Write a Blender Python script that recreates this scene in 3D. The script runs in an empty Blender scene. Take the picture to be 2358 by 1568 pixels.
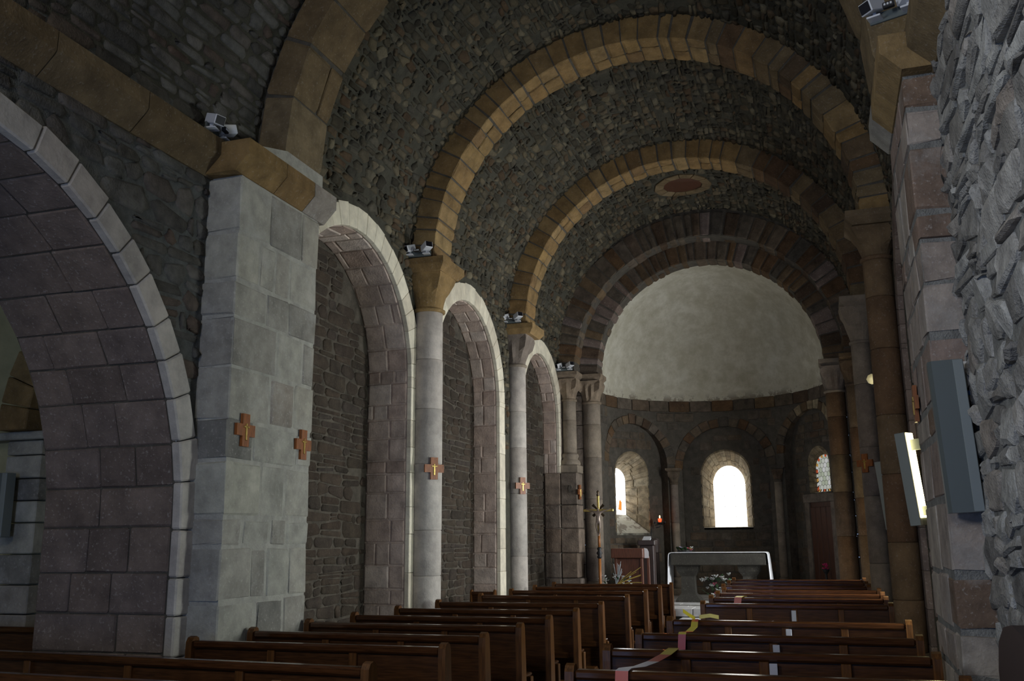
import bpy, math, random
from mathutils import Vector, Matrix
sin, cos, pi, sqrt = math.sin, math.cos, math.pi, math.sqrt
rng = random.Random(11)
scene = bpy.context.scene
COL = scene.collection

# ------------------------------------------------------------------ camera
CAM = Vector((2.10, 0.0, 1.62))
FPX = 2156.4
YAW, PITCH, ROLL = math.radians(18.154), math.radians(12.223), math.radians(-0.485)
_f = Vector((-sin(YAW) * cos(PITCH), cos(YAW) * cos(PITCH), sin(PITCH)))
_r0 = Vector((cos(YAW), sin(YAW), 0)); _u0 = _r0.cross(_f)
_r = cos(ROLL) * _r0 + sin(ROLL) * _u0
_u = cos(ROLL) * _u0 - sin(ROLL) * _r0
cd = bpy.data.cameras.new('camera'); cam = bpy.data.objects.new('camera', cd); COL.objects.link(cam)
m = Matrix((_r, _u, -_f)).transposed().to_4x4(); m.translation = CAM
cam.matrix_world = m
cd.sensor_width = 36.0; cd.lens = FPX / 2358 * 36.0; cd.clip_start = 0.05; cd.clip_end = 200
scene.camera = cam

# ------------------------------------------------------------------ world, exposure
w = bpy.data.worlds.new('world'); scene.world = w; w.use_nodes = True
w.node_tree.nodes['Background'].inputs[0].default_value = (0.45, 0.62, 1.0, 1)
w.node_tree.nodes['Background'].inputs[1].default_value = 1.0
scene.view_settings.view_transform = 'Standard'
scene.view_settings.look = 'None'
scene.view_settings.exposure = -0.75
scene.view_settings.gamma = 1.0
scene.view_settings.use_curve_mapping = False
cy = scene.cycles
cy.max_bounces = 6; cy.diffuse_bounces = 4; cy.glossy_bounces = 3; cy.transmission_bounces = 2
cy.sample_clamp_indirect = 5.0; cy.use_adaptive_sampling = True; cy.adaptive_threshold = 0.035

# daylight strength of the glazing (window panes, some of them added, are the light sources of the church)
L_APSE_MID = 6.0      # axial apse window
L_APSE_LEFT = 9.0
L_APSE_RIGHT = 0.75    # leaded clear window, dimmer
L_SOUTH = {1: 80.0, 2: 135.0, 3: 120.0}     # windows in the right hand recesses
L_SOUTH0 = 5.0         # added unseen window, right wall; lights the left pier
L_NORTH = 58.0         # added unseen high window, left wall; brightens the right wall
L_WEST = 11.0           # glazed west door
L_WESTHIGH = 19.0
L_CHAPEL = 3.2  # added chapel window, out of view
L_LAMP = 28.0          # wall uplights

# ------------------------------------------------------------------ materials
MATS = {}
def new_mat(name):
    mt = bpy.data.materials.new(name); mt.use_nodes = True
    nt = mt.node_tree; b = nt.nodes['Principled BSDF']
    MATS[name] = mt
    return mt, nt, b
def N(nt, t, **kw):
    n = nt.nodes.new(t)
    for k, v in kw.items(): setattr(n, k, v)
    return n
def ramp(nt, cols, interp='LINEAR'):
    r = N(nt, 'ShaderNodeValToRGB'); r.color_ramp.interpolation = interp
    e = r.color_ramp.elements
    while len(e) < len(cols): e.new(0.5)
    for i, c in enumerate(cols):
        if len(c) == 4: e[i].position = c[0]; e[i].color = (*c[1:], 1)
        else: e[i].position = i / max(1, len(cols) - 1); e[i].color = (*c, 1)
    return r
def mixc(nt, a, b, fac, blend='MIX'):
    n = N(nt, 'ShaderNodeMix', data_type='RGBA', blend_type=blend)
    for s, v in ((n.inputs[0], fac), (n.inputs[6], a), (n.inputs[7], b)):
        if hasattr(v, 'links') or isinstance(v, bpy.types.NodeSocket): nt.links.new(v, s)
        else: s.default_value = v if not isinstance(v, tuple) or len(v) == 4 else (*v, 1)
    return n.outputs[2]
def stone_mat(name, cols, vary=0.5, speck=0.0, bump=0.5, scale=1.0, stain=None, rough=0.92):
    mt, nt, b = new_mat(name)
    at = N(nt, 'ShaderNodeAttribute', attribute_name='tint')
    rp = ramp(nt, cols); nt.links.new(at.outputs['Fac'], rp.inputs[0])
    geo = N(nt, 'ShaderNodeNewGeometry')
    n1 = N(nt, 'ShaderNodeTexNoise'); n1.inputs['Scale'].default_value = 4.5 * scale; n1.inputs['Detail'].default_value = 5; n1.inputs['Roughness'].default_value = 0.65
    n2 = N(nt, 'ShaderNodeTexNoise'); n2.inputs['Scale'].default_value = 42 * scale; n2.inputs['Detail'].default_value = 3
    for n in (n1, n2): nt.links.new(geo.outputs['Position'], n.inputs['Vector'])
    r1 = ramp(nt, [(0.3, 1 - vary, 1 - vary, 1 - vary), (0.72, 1 + vary * .6, 1 + vary * .6, 1 + vary * .55)]); nt.links.new(n1.outputs[0], r1.inputs[0])
    c = mixc(nt, rp.outputs[0], r1.outputs[0], 1.0, 'MULTIPLY')
    if speck:
        r2 = ramp(nt, [(0.60, 0, 0, 0), (0.70, 1, 1, 1)]); nt.links.new(n2.outputs[0], r2.inputs[0])
        mu = N(nt, 'ShaderNodeMath', operation='MULTIPLY'); nt.links.new(r2.outputs[0], mu.inputs[0]); mu.inputs[1].default_value = speck
        c = mixc(nt, c, (0.55, 0.52, 0.48), mu.outputs[0])
    if stain:
        n3 = N(nt, 'ShaderNodeTexNoise'); n3.inputs['Scale'].default_value = 1.7; n3.inputs['Detail'].default_value = 6; n3.inputs['Roughness'].default_value = .7
        nt.links.new(geo.outputs['Position'], n3.inputs['Vector'])
        r3 = ramp(nt, [(0.52, 0, 0, 0), (0.66, 1, 1, 1)]); nt.links.new(n3.outputs[0], r3.inputs[0])
        mu = N(nt, 'ShaderNodeMath', operation='MULTIPLY'); nt.links.new(r3.outputs[0], mu.inputs[0]); mu.inputs[1].default_value = stain[3]
        c = mixc(nt, c, tuple(stain[:3]), mu.outputs[0])
    nt.links.new(c, b.inputs['Base Color'])
    b.inputs['Roughness'].default_value = rough
    b.inputs['Specular IOR Level'].default_value = 0.25
    ad = N(nt, 'ShaderNodeMath', operation='ADD'); nt.links.new(n1.outputs[0], ad.inputs[0])
    m2 = N(nt, 'ShaderNodeMath', operation='MULTIPLY'); nt.links.new(n2.outputs[0], m2.inputs[0]); m2.inputs[1].default_value = 0.45
    nt.links.new(m2.outputs[0], ad.inputs[1])
    bp = N(nt, 'ShaderNodeBump'); bp.inputs['Strength'].default_value = bump; bp.inputs['Distance'].default_value = 0.03
    nt.links.new(ad.outputs[0], bp.inputs['Height']); nt.links.new(bp.outputs[0], b.inputs['Normal'])
    return mt
def plain(name, col, rough=0.6, metal=0.0, spec=0.5, vary=0.0, scale=20, emit=0.0, ecol=None, bump=0.0, stretch=None):
    mt, nt, b = new_mat(name)
    b.inputs['Roughness'].default_value = rough; b.inputs['Metallic'].default_value = metal
    b.inputs['Specular IOR Level'].default_value = spec
    b.inputs['Base Color'].default_value = (*col, 1)
    if vary or bump:
        tc = N(nt, 'ShaderNodeTexCoord'); mp = N(nt, 'ShaderNodeMapping'); nt.links.new(tc.outputs['Object'], mp.inputs[0])
        if stretch: mp.inputs['Scale'].default_value = stretch
        n = N(nt, 'ShaderNodeTexNoise'); n.inputs['Scale'].default_value = scale; n.inputs['Detail'].default_value = 4
        nt.links.new(mp.outputs[0], n.inputs['Vector'])
        if vary:
            r = ramp(nt, [(0.3, *[c * (1 - vary) for c in col]), (0.7, *[min(1, c * (1 + vary)) for c in col])])
            nt.links.new(n.outputs[0], r.inputs[0]); nt.links.new(r.outputs[0], b.inputs['Base Color'])
        if bump:
            bp = N(nt, 'ShaderNodeBump'); bp.inputs['Strength'].default_value = bump; bp.inputs['Distance'].default_value = 0.01
            nt.links.new(n.outputs[0], bp.inputs['Height']); nt.links.new(bp.outputs[0], b.inputs['Normal'])
    if emit:
        b.inputs['Emission Color'].default_value = (*(ecol or col), 1); b.inputs['Emission Strength'].default_value = emit
    return mt

RUB = stone_mat('rubble_stone', [(.034, .031, .023), (.058, .050, .034), (.090, .076, .049), (.050, .046, .036), (.125, .104, .066), (.082, .052, .030), (.155, .134, .090), (.062, .058, .048)], .5, .0, .7)
RUBN = stone_mat('wall_rubble_stone', [(0.135, 0.128, 0.117), (0.063, 0.059, 0.053), (0.097, 0.091, 0.083), (0.124, 0.121, 0.113), (0.077, 0.070, 0.059), (0.140, 0.134, 0.124), (0.093, 0.065, 0.050), (0.109, 0.104, 0.097)], .5, .0, .8, 1.3)
RUBR = stone_mat('schist_stone', [(0.157, 0.147, 0.138), (0.275, 0.262, 0.244), (0.367, 0.358, 0.339), (0.211, 0.194, 0.175), (0.422, 0.413, 0.395), (0.275, 0.230, 0.194)], .5, .0, .9, 1.5)
MORT = stone_mat('mortar', [(.066, .063, .048), (.066, .063, .048)], .35, 0, .8, 1.6)
MORTS = stone_mat('smoky_mortar', [(.105, .108, .104), (.105, .108, .104)], .4, 0, .9, 1.6)
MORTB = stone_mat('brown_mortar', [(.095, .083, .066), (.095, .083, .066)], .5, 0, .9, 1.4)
MORTG = stone_mat('grey_mortar', [(0.221, 0.217, 0.204), (0.221, 0.217, 0.204)], .4, 0, .9, 1.8)
MORTL = stone_mat('pale_mortar', [(.42, .41, .37), (.42, .41, .37)], .3, 0, .6, 1.6)
MORTD = stone_mat('dark_mortar', [(.10, .09, .075), (.10, .09, .075)], .35, 0, .7, 1.6)
ASH = stone_mat('pale_ashlar', [(.19, .185, .17), (0.311, 0.294, 0.263), (0.414, 0.400, 0.350), (0.357, 0.350, 0.312), (0.483, 0.475, 0.413), (0.287, 0.250, 0.219), (0.437, 0.425, 0.362)], .35, .35, .35, 1.0, (.50, .49, .46, .45))
ASHR = stone_mat('weathered_pier_stone', [(0.176, 0.114, 0.075), (0.264, 0.198, 0.167), (0.264, 0.217, 0.185), (0.356, 0.297, 0.257), (0.304, 0.264, 0.231), (0.396, 0.343, 0.290), (0.290, 0.211, 0.179)], .4, .3, .4, 1.0, (.36, .35, .33, .4))
FLOORC = stone_mat('lit_choir_paving', [(0.625, 0.625, 0.625), (0.725, 0.719, 0.706), (0.675, 0.663, 0.663)], .25, .05, .2, 1, None, .5)  # paler than the nave floor; light on the choir is put into the colour
ASHB = stone_mat('brown_ashlar', [(0.170, 0.125, 0.105), (0.210, 0.160, 0.135), (0.185, 0.145, 0.130), (0.235, 0.180, 0.150), (0.150, 0.115, 0.100)], .35, .30, .4)
OCH = stone_mat('ochre_ashlar', [(0.215, 0.137, 0.059), (0.267, 0.177, 0.076), (0.242, 0.149, 0.061), (0.302, 0.208, 0.096), (0.189, 0.117, 0.055), (0.284, 0.184, 0.074)], .4, .15, .4)
OCHD = stone_mat('dark_ochre_ashlar', [(.150, .105, .055), (.185, .135, .075), (.165, .115, .06), (.21, .16, .095)], .4, .15, .4)
RED = stone_mat('rust_ashlar', [(0.094, 0.055, 0.031), (0.136, 0.081, 0.041), (0.071, 0.049, 0.034), (0.159, 0.107, 0.058), (0.112, 0.087, 0.068)], .45, .1, .4)
RINGM = stone_mat('limewashed_ring_stone', [(0.661, 0.609, 0.490), (0.767, 0.712, 0.570), (0.608, 0.546, 0.433), (0.820, 0.762, 0.616)], .25, .2, .35)
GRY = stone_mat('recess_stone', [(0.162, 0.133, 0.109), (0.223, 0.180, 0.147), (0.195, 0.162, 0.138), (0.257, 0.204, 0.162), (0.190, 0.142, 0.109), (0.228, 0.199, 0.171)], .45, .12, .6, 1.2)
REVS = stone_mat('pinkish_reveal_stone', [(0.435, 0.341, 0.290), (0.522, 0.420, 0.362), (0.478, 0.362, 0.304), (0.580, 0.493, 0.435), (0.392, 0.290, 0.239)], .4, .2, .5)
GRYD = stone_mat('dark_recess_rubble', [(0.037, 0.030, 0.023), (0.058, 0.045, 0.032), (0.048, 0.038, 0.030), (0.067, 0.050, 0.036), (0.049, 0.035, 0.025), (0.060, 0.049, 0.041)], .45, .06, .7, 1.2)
APS = stone_mat('apse_stone', [(0.094, 0.079, 0.061), (0.124, 0.096, 0.068), (0.083, 0.074, 0.063), (0.143, 0.111, 0.079), (0.112, 0.075, 0.050), (0.135, 0.118, 0.098)], .5, .1, .5, 1.3)
EMB = stone_mat('window_reveal_stone', [(0.317, 0.252, 0.160), (0.259, 0.203, 0.128), (0.360, 0.301, 0.205), (0.216, 0.168, 0.106)], .6, .2, .6, 1.6)
SHAFT = stone_mat('column_stone', [(0.405, 0.371, 0.338), (0.486, 0.452, 0.412), (0.446, 0.398, 0.358), (0.540, 0.499, 0.452)], .3, .25, .3)
SHAFTB = stone_mat('brown_column_stone', [(0.127, 0.087, 0.053), (0.165, 0.112, 0.061), (0.140, 0.078, 0.042), (0.185, 0.133, 0.074), (0.109, 0.075, 0.053)], .35, .12, .3)
SHAFTA = stone_mat('apse_column_stone', [(.22, .185, .15), (.27, .225, .175), (.20, .165, .14)], .35, .15, .3)
FLOOR = stone_mat('floor_stone', [(0.330, 0.323, 0.307), (0.405, 0.390, 0.367), (0.360, 0.352, 0.345)], .3, .05, .2, 1, None, .45)
CAPM = stone_mat('carved_capital_stone', [(.20, .155, .115), (.25, .195, .14), (.22, .165, .12)], .4, .15, .5, 1.3)
CREAM = stone_mat('cream_plaster', [(.50, .46, .27), (.50, .46, .27)], .18, 0, .15, .8)

def plaster_mat():
    mt, nt, b = new_mat('apse_plaster')
    geo = N(nt, 'ShaderNodeNewGeometry')
    n1 = N(nt, 'ShaderNodeTexNoise'); n1.inputs['Scale'].default_value = 1.1; n1.inputs['Detail'].default_value = 7; n1.inputs['Roughness'].default_value = .62
    n2 = N(nt, 'ShaderNodeTexNoise'); n2.inputs['Scale'].default_value = 4.2; n2.inputs['Detail'].default_value = 6; n2.inputs['Roughness'].default_value = .7
    for n in (n1, n2): nt.links.new(geo.outputs['Position'], n.inputs['Vector'])
    r1 = ramp(nt, [(0.35, .54, .52, .43), (0.65, .67, .655, .57)]); nt.links.new(n1.outputs[0], r1.inputs[0])
    r2 = ramp(nt, [(0.40, .80, .79, .74), (0.62, 1.0, 1.0, 1.0)]); nt.links.new(n2.outputs[0], r2.inputs[0])
    c = mixc(nt, r1.outputs[0], r2.outputs[0], 1.0, 'MULTIPLY')
    # flaked patches along the lower rim
    sx = N(nt, 'ShaderNodeSeparateXYZ'); nt.links.new(geo.outputs['Position'], sx.inputs[0])
    mr = N(nt, 'ShaderNodeMapRange'); mr.inputs[1].default_value = 5.05; mr.inputs[2].default_value = 4.86; nt.links.new(sx.outputs[2], mr.inputs[0])
    r3 = ramp(nt, [(0.50, 0, 0, 0), (0.56, 1, 1, 1)]); nt.links.new(n2.outputs[0], r3.inputs[0])
    mu = N(nt, 'ShaderNodeMath', operation='MULTIPLY'); nt.links.new(mr.outputs[0], mu.inputs[0]); nt.links.new(r3.outputs[0], mu.inputs[1])
    c = mixc(nt, c, (.26, .23, .18), mu.outputs[0])
    nt.links.new(c, b.inputs['Base Color']); b.inputs['Roughness'].default_value = .95; b.inputs['Specular IOR Level'].default_value = .15
    bp = N(nt, 'ShaderNodeBump'); bp.inputs['Strength'].default_value = .25; bp.inputs['Distance'].default_value = .03
    nt.links.new(n2.outputs[0], bp.inputs['Height']); nt.links.new(bp.outputs[0], b.inputs['Normal'])
    return mt
PLA = plaster_mat()
WOOD = plain('pew_wood', (.046, .018, .006), .34, 0, .22, .45, 6, 0, None, .08, (1.2, 14, 14))
RAIL = plain('pew_rail_wood', (.05, .019, .007), .16, 0, .5, .4, 6, 0, None, .05, (1.2, 14, 14))
WOODE = plain('pew_end_wood', (.085, .034, .009), .36, 0, .25, .4, 6, 0, None, .08, (14, 14, 1.2))
WOODC = plain('cross_wood', (.25, .075, .014), .4, 0, .5, .35, 8, 0, None, .05, (8, 8, 1.5))
LECT = plain('lectern_wood', (.13, .048, .026), .45, 0, .4, .3, 6, 0, None, .05, (14, 14, 1.2))
POLE = plain('pole_wood', (.34, .13, .035), .4, 0, .4, .25, 6)
DOORW = plain('door_wood', (.075, .026, .012), .5, 0, .4, .35, 5, 0, None, .1, (14, 14, 1.0))
BRASS = plain('brass', (.50, .37, .12), .35, 1.0, .5, .25, 25)
BRONZE = plain('dark_bronze', (.10, .075, .05), .4, .9, .5, .2, 25)
CORPUS = plain('corpus_metal', (.30, .24, .20), .45, .6, .5, .2, 30)
BLACK = plain('black_iron', (.02, .02, .022), .5, .3)
GLASSB = plain('lamp_glass', (.008, .008, .012), .35, 0, .5)
WHITE = plain('white_metal', (.62, .63, .66), .45, 0, .5)
GREYM = plain('grey_metal', (.105, .122, .122), .5, .2, .4)
GREYL = plain('grey_metal_light', (.21, .235, .235), .45, .2, .4)
CLOTH = plain('white_linen', (.80, .82, .86), .85, 0, .2, .05, 12)
ALTS = stone_mat('altar_stone', [(0.051, 0.048, 0.041), (0.051, 0.048, 0.041)], .3, .1, .2, 1)
PAPER = plain('paper', (.75, .76, .80), .6)
PALE = plain('pale_strip', (.42, .42, .48), .35, 0, .5)
YEL = plain('yellow_tape', (.38, .31, .02), .3)
REDT = plain('red_tape', (.30, .008, .008), .3)
LEAF = plain('leaf_green', (.03, .07, .025), .5, 0, .4, .3, 30)
STRAW = plain('straw', (.42, .31, .07), .6)
PETW = plain('white_petal', (.68, .70, .70), .7)
PETG = plain('grey_white_petal', (.36, .37, .36), .7)
PETP = plain('pink_petal', (.62, .12, .22), .7)
PETY = plain('yellow_petal', (.62, .50, .10), .7)
PETL = plain('lilac_petal', (.48, .42, .62), .7)
PETR = plain('magenta_petal', (.55, .02, .14), .7)
VASE = plain('clear_glass_vase', (.45, .52, .55), .12, 0, .6)
LEAD = plain('lead_came', (.03, .03, .03), .6, .3)
BLUE = plain('blue_connector', (.02, .12, .45), .4)
REDG = plain('red_lamp_glass', (.6, .05, .02), .2, 0, .5, 0, 20, 2.0, (1, .12, .03))
FLAME = plain('flame', (1, .5, .2), .5, 0, .5, 0, 20, 60.0, (1, .32, .08))
STRAPM = plain('dark_leather', (.045, .03, .028), .5)
def pane_mat(name, col, strength):
    mt, nt, b = new_mat(name)
    b.inputs['Base Color'].default_value = (*[c * .6 for c in col], 1); b.inputs['Roughness'].default_value = .25
    b.inputs['Emission Color'].default_value = (*col, 1); b.inputs['Emission Strength'].default_value = strength
    return mt
G_MID = pane_mat('daylit_glass_mid', (1, .97, .90), L_APSE_MID)
G_LEFT = pane_mat('daylit_glass_left', (.93, .96, 1.0), L_APSE_LEFT)
G_SOUTH = {k: pane_mat('daylit_glass_south_%d' % k, (.90, 1.0, .98) if k == 1 else (.96, .99, 1.0), v) for k, v in L_SOUTH.items()}
G_NORTH = pane_mat('fill_glass_north', (.86, .93, 1.0), L_NORTH)
G_SOUTH0 = pane_mat('fill_glass_near', (.82, .93, 1.0), L_SOUTH0)
G_WEST = pane_mat('daylit_glass_west', (.24, .45, 1.0), L_WEST)
G_WESTH = pane_mat('daylit_glass_west_high', (1.0, .95, .85), L_WESTHIGH)
G_CHAP = pane_mat('fill_glass_chapel', (.80, .88, 1.0), L_CHAPEL)
G_LEAD = [pane_mat('leaded_glass_' + n, c, L_APSE_RIGHT * k) for n, c, k in (('clear', (.72, .75, .68), 1), ('green', (.60, .66, .52), .9), ('grey', (.78, .79, .78), 1.1), ('bright', (1, 1, .98), 3.0))]
G_RED = pane_mat('leaded_glass_red', (.75, .14, .05), L_APSE_RIGHT * .9)
G_AMB = pane_mat('leaded_glass_amber', (.75, .42, .10), L_APSE_RIGHT * .9)
G_SPOT = pane_mat('leaded_glass_orange', (1, .35, .06), 1.2)
LAMPG = pane_mat('lamp_diffuser', (1.0, .84, .40), L_LAMP)
GLOBE = pane_mat('globe_glass', (1.0, .86, .45), .35)

for mt in G_LEAD + [G_RED, G_AMB, G_SPOT, GLOBE, REDG]: mt.cycles.emission_sampling = 'NONE'

# ------------------------------------------------------------------ mesh helpers
OFF = {}
def wloc(p): return OFF.get(p.name, Vector((0, 0, 0))) if p is not None else Vector((0, 0, 0))
def mesh_obj(name, V, F, mat, parent=None, tint=None, smooth=False, world=True):
    """one mesh object; V are world coordinates unless world=False (then local to the parent)"""
    me = bpy.data.meshes.new(name)
    if parent is not None and world:
        o = wloc(parent)
        if o.length > 0: V = [(v[0] - o.x, v[1] - o.y, v[2] - o.z) for v in V]
    me.from_pydata(V, [], F)
    mats = mat if isinstance(mat, (list, tuple)) else [mat]
    for mm in mats: me.materials.append(mm)
    n = len(me.polygons)
    t = tint if isinstance(tint, (list, tuple)) else [rng.random() if tint is None else tint] * n
    a = me.attributes.new('tint', 'FLOAT', 'FACE'); a.data.foreach_set('value', t)
    if smooth: me.polygons.foreach_set('use_smooth', [True] * n)
    ob = bpy.data.objects.new(name, me); COL.objects.link(ob)
    if parent is not None:
        ob.parent = parent
        OFF[ob.name] = wloc(parent)
    return ob
def thing(name, label, cat, loc=(0, 0, 0), group=None, rz=0.0):
    o = bpy.data.objects.new(name, None); COL.objects.link(o); o.location = loc; o.rotation_euler = (0, 0, rz)
    o.empty_display_size = .1
    o['label'] = label; o['category'] = cat
    if group: o['group'] = group
    OFF[o.name] = Vector(loc)
    return o
def tag(o, label, cat, group=None):
    o['label'] = label; o['category'] = cat
    if group: o['group'] = group
    return o
def struct(o, label=None):
    o['kind'] = 'structure'
    if label: o['label'] = label
    return o
def dup(root, label, loc, rz=None, group=None, scale=None):
    r = root.copy(); COL.objects.link(r); r.location = loc; r['label'] = label
    if rz is not None: r.rotation_euler = (0, 0, rz)
    if scale: r.scale = scale
    if group: r['group'] = group
    for ch in list(root.children):
        c = ch.copy(); COL.objects.link(c); c.parent = r
        for g in list(ch.children):
            d = g.copy(); COL.objects.link(d); d.parent = c
    return r

class MB:
    def __init__(s): s.V = []; s.F = []; s.T = []
    def add(s, V, F, t=0.5):
        o = len(s.V); s.V += [tuple(v) for v in V]; s.F += [tuple(i + o for i in f) for f in F]; s.T += [t] * len(F); return s
    def box(s, x0, x1, y0, y1, z0, z1, ch=0.0, t=.5):
        V, F = pbox(lambda u, v, w: (u, v, w), (x0, x1), (y0, y1), (z0, z1), ch); return s.add(V, F, t)
    def tube(s, pts, r, n=8, t=.5, caps=True):
        V, F = tube(pts, r, n, caps); return s.add(V, F, t)
    def lathe(s, c, prof, n=16, t=.5):
        V, F = lathe(c, prof, n); return s.add(V, F, t)
    def build(s, name, mat, parent=None, smooth=False, world=True):
        return mesh_obj(name, s.V, s.F, mat, parent, list(s.T), smooth, world)

def pbox(fn, U, Vv, W, ch=0.0):
    """chamfered box in a parametric space (u,v,w) -> point"""
    (u0, u1), (v0, v1), (w0, w1) = sorted(U), sorted(Vv), sorted(W)
    if ch <= 0:
        V = [fn(u, v, w_) for u in (u0, u1) for v in (v0, v1) for w_ in (w0, w1)]
        return V, [(0, 1, 3, 2), (4, 6, 7, 5), (0, 4, 5, 1), (2, 3, 7, 6), (0, 2, 6, 4), (1, 5, 7, 3)]
    cu = min(ch, (u1 - u0) * .3); cv = min(ch, (v1 - v0) * .3); cw = min(ch, (w1 - w0) * .3)
    V = []; idx = {}
    for i, u in enumerate((u0, u1)):
        for j, v in enumerate((v0, v1)):
            for k, w_ in enumerate((w0, w1)):
                du = cu if i == 0 else -cu; dv = cv if j == 0 else -cv; dw = cw if k == 0 else -cw
                idx[i, j, k] = len(V)
                V += [fn(u, v + dv, w_ + dw), fn(u + du, v, w_ + dw), fn(u + du, v + dv, w_)]
    F = []
    q = lambda a, ax: idx[a] + ax
    for ax in range(3):
        for s_ in (0, 1):
            cs = []
            for a, b in ((0, 0), (1, 0), (1, 1), (0, 1)):
                t = [a, b]; t.insert(ax, s_); cs.append(q(tuple(t), ax))
            flip = (s_ == 0) ^ (ax == 1)
            F.append(tuple(cs[::-1] if flip else cs))
    for ax in range(3):            # edges along ax
        o1, o2 = [x for x in range(3) if x != ax]
        for a in (0, 1):
            for b in (0, 1):
                lo = [0, 0, 0]; hi = [0, 0, 0]; lo[ax] = 0; hi[ax] = 1; lo[o1] = hi[o1] = a; lo[o2] = hi[o2] = b
                lo, hi = tuple(lo), tuple(hi)
                f = (q(lo, o1), q(hi, o1), q(hi, o2), q(lo, o2))
                F.append(f if (a ^ b) ^ (ax == 1) else f[::-1])
    for i in (0, 1):
        for j in (0, 1):
            for k in (0, 1):
                f = (q((i, j, k), 0), q((i, j, k), 1), q((i, j, k), 2))
                F.append(f if (i + j + k) % 2 else f[::-1])
    return V, F
def tube(pts, r, n=8, caps=True):
    pts = [Vector(p) for p in pts]; V = []; F = []
    rs = r if isinstance(r, (list, tuple)) else [r] * len(pts)
    for i, p in enumerate(pts):
        d = (pts[min(i + 1, len(pts) - 1)] - pts[max(i - 1, 0)]).normalized()
        a = d.cross(Vector((0, 0, 1)) if abs(d.z) < .9 else Vector((1, 0, 0))).normalized(); b = d.cross(a)
        V += [tuple(p + (a * cos(2 * pi * k / n) + b * sin(2 * pi * k / n)) * rs[i]) for k in range(n)]
    for i in range(len(pts) - 1):
        for k in range(n):
            F.append((i * n + k, (i + 1) * n + k, (i + 1) * n + (k + 1) % n, i * n + (k + 1) % n))
    if caps: F += [tuple(range(n)), tuple(range((len(pts) - 1) * n + n - 1, (len(pts) - 1) * n - 1, -1))]
    return V, F
def lathe(c, prof, n=16):
    V = []; F = []
    for r, z in prof: V += [(c[0] + r * cos(2 * pi * k / n), c[1] + r * sin(2 * pi * k / n), c[2] + z) for k in range(n)]
    for i in range(len(prof) - 1):
        for k in range(n): F.append((i * n + k, i * n + (k + 1) % n, (i + 1) * n + (k + 1) % n, (i + 1) * n + k))
    F += [tuple(range(n - 1, -1, -1)), tuple(range((len(prof) - 1) * n, len(prof) * n))]
    return V, F
def extrude_poly(poly, fn, d0, d1):
    """closed outline poly of (a,b), fn(a,b,d)"""
    n = len(poly)
    V = [fn(a, b, d0) for a, b in poly] + [fn(a, b, d1) for a, b in poly]
    F = [tuple(range(n - 1, -1, -1)), tuple(range(n, 2 * n))] + [(i, (i + 1) % n, n + (i + 1) % n, n + i) for i in range(n)]
    return V, F

def project(p):
    d = Vector(p) - CAM; z = d.dot(_f)
    if z < .1: return None
    return (1179 + FPX * d.dot(_r) / z, 784 - FPX * d.dot(_u) / z, z)

class Masonry:
    """stones of one wall: the largest in view as objects of their own, the rest joined"""
    def __init__(s, parent, mat, name='stone', rest='small_stones', cap=300, smooth=False):
        s.p, s.m, s.n, s.rest, s.cap, s.smooth, s.L = parent, mat, name, rest, cap, smooth, []
    def add(s, V, F, tint=None):
        c = [sum(v[i] for v in V) / len(V) for i in range(3)]
        e = max(max(v[i] for v in V) - min(v[i] for v in V) for i in range(3))
        pr = project(c); wt = 0
        if pr and -60 < pr[0] < 2420 and -60 < pr[1] < 1630: wt = e / pr[2]
        s.L.append((wt, V, F, rng.random() if tint is None else tint))
    def finish(s):
        s.L.sort(key=lambda q: -q[0])
        one = [q for q in s.L[:s.cap] if q[0] > 0]
        more = s.L[len(one):]
        for _, V, F, t in one: mesh_obj(s.n, V, F, s.m, s.p, t, s.smooth)
        if more:
            b = MB()
            for _, V, F, t in more: b.add(V, F, t)
            o = b.build(s.rest, s.m, s.p, s.smooth); o['kind'] = 'stuff'
            if not one: o.name = s.rest

def rubble(u0, u1, v0, v1, rh, rl, keep=None, gap=.012, jit=.13, strict=True):
    """irregular coursed stones as 8-gons in (u, v)"""
    out = []; v = v0; prev = None
    while v < v1 - rh[0] * .4:
        h = rng.uniform(*rh)
        if v + h > v1: h = v1 - v
        ph = [rng.uniform(0, 6.28) for _ in range(2)]
        nf = (lambda ph, a: (lambda u: a * (sin(u * 3.1 + ph[0]) + .6 * sin(u * 7.7 + ph[1]))))(ph, h * .13)
        lo = prev or (lambda u: 0.0)
        u = u0 - rng.uniform(0, rl[0])
        while u < u1:
            L = rng.uniform(*rl) * (1.0 if rng.random() > .2 else .55)
            a, b = max(u, u0), min(u + L, u1); u += L
            if b - a < .055: continue
            subs = [(0, 1)]
            if rng.random() < .14 and h > .09: k = rng.uniform(.4, .6); subs = [(0, k), (k, 1)]
            for s0, s1 in subs:
                def pt(uu, t): return (uu, v + lo(uu) * (1 - t) + nf(uu) * t + h * t)
                hh = h * (s1 - s0); g = gap
                c = [min(rng.uniform(.12, .42) * hh, (b - a) * .35) for _ in range(4)]
                k0, k1 = s0 + g / h, s1 - g / h
                if k1 <= k0: continue
                P = [pt(a + g + c[0], k0), pt(b - g - c[1], k0), pt(b - g, k0 + c[1] / h), pt(b - g, k1 - c[2] / h),
                     pt(b - g - c[2], k1), pt(a + g + c[3], k1), pt(a + g, k1 - c[3] / h), pt(a + g, k0 + c[0] / h)]
                j = jit * hh
                P = [(p[0] + rng.uniform(-j, j), p[1] + rng.uniform(-j, j) * .7) for p in P]
                cu = sum(p[0] for p in P) / 8; cv = sum(p[1] for p in P) / 8
                if keep and not (keep(cu, cv) and (not strict or all(keep(*p) for p in P[::2]))): continue
                out.append(P)
        prev = nf; v += h
    return out
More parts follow.
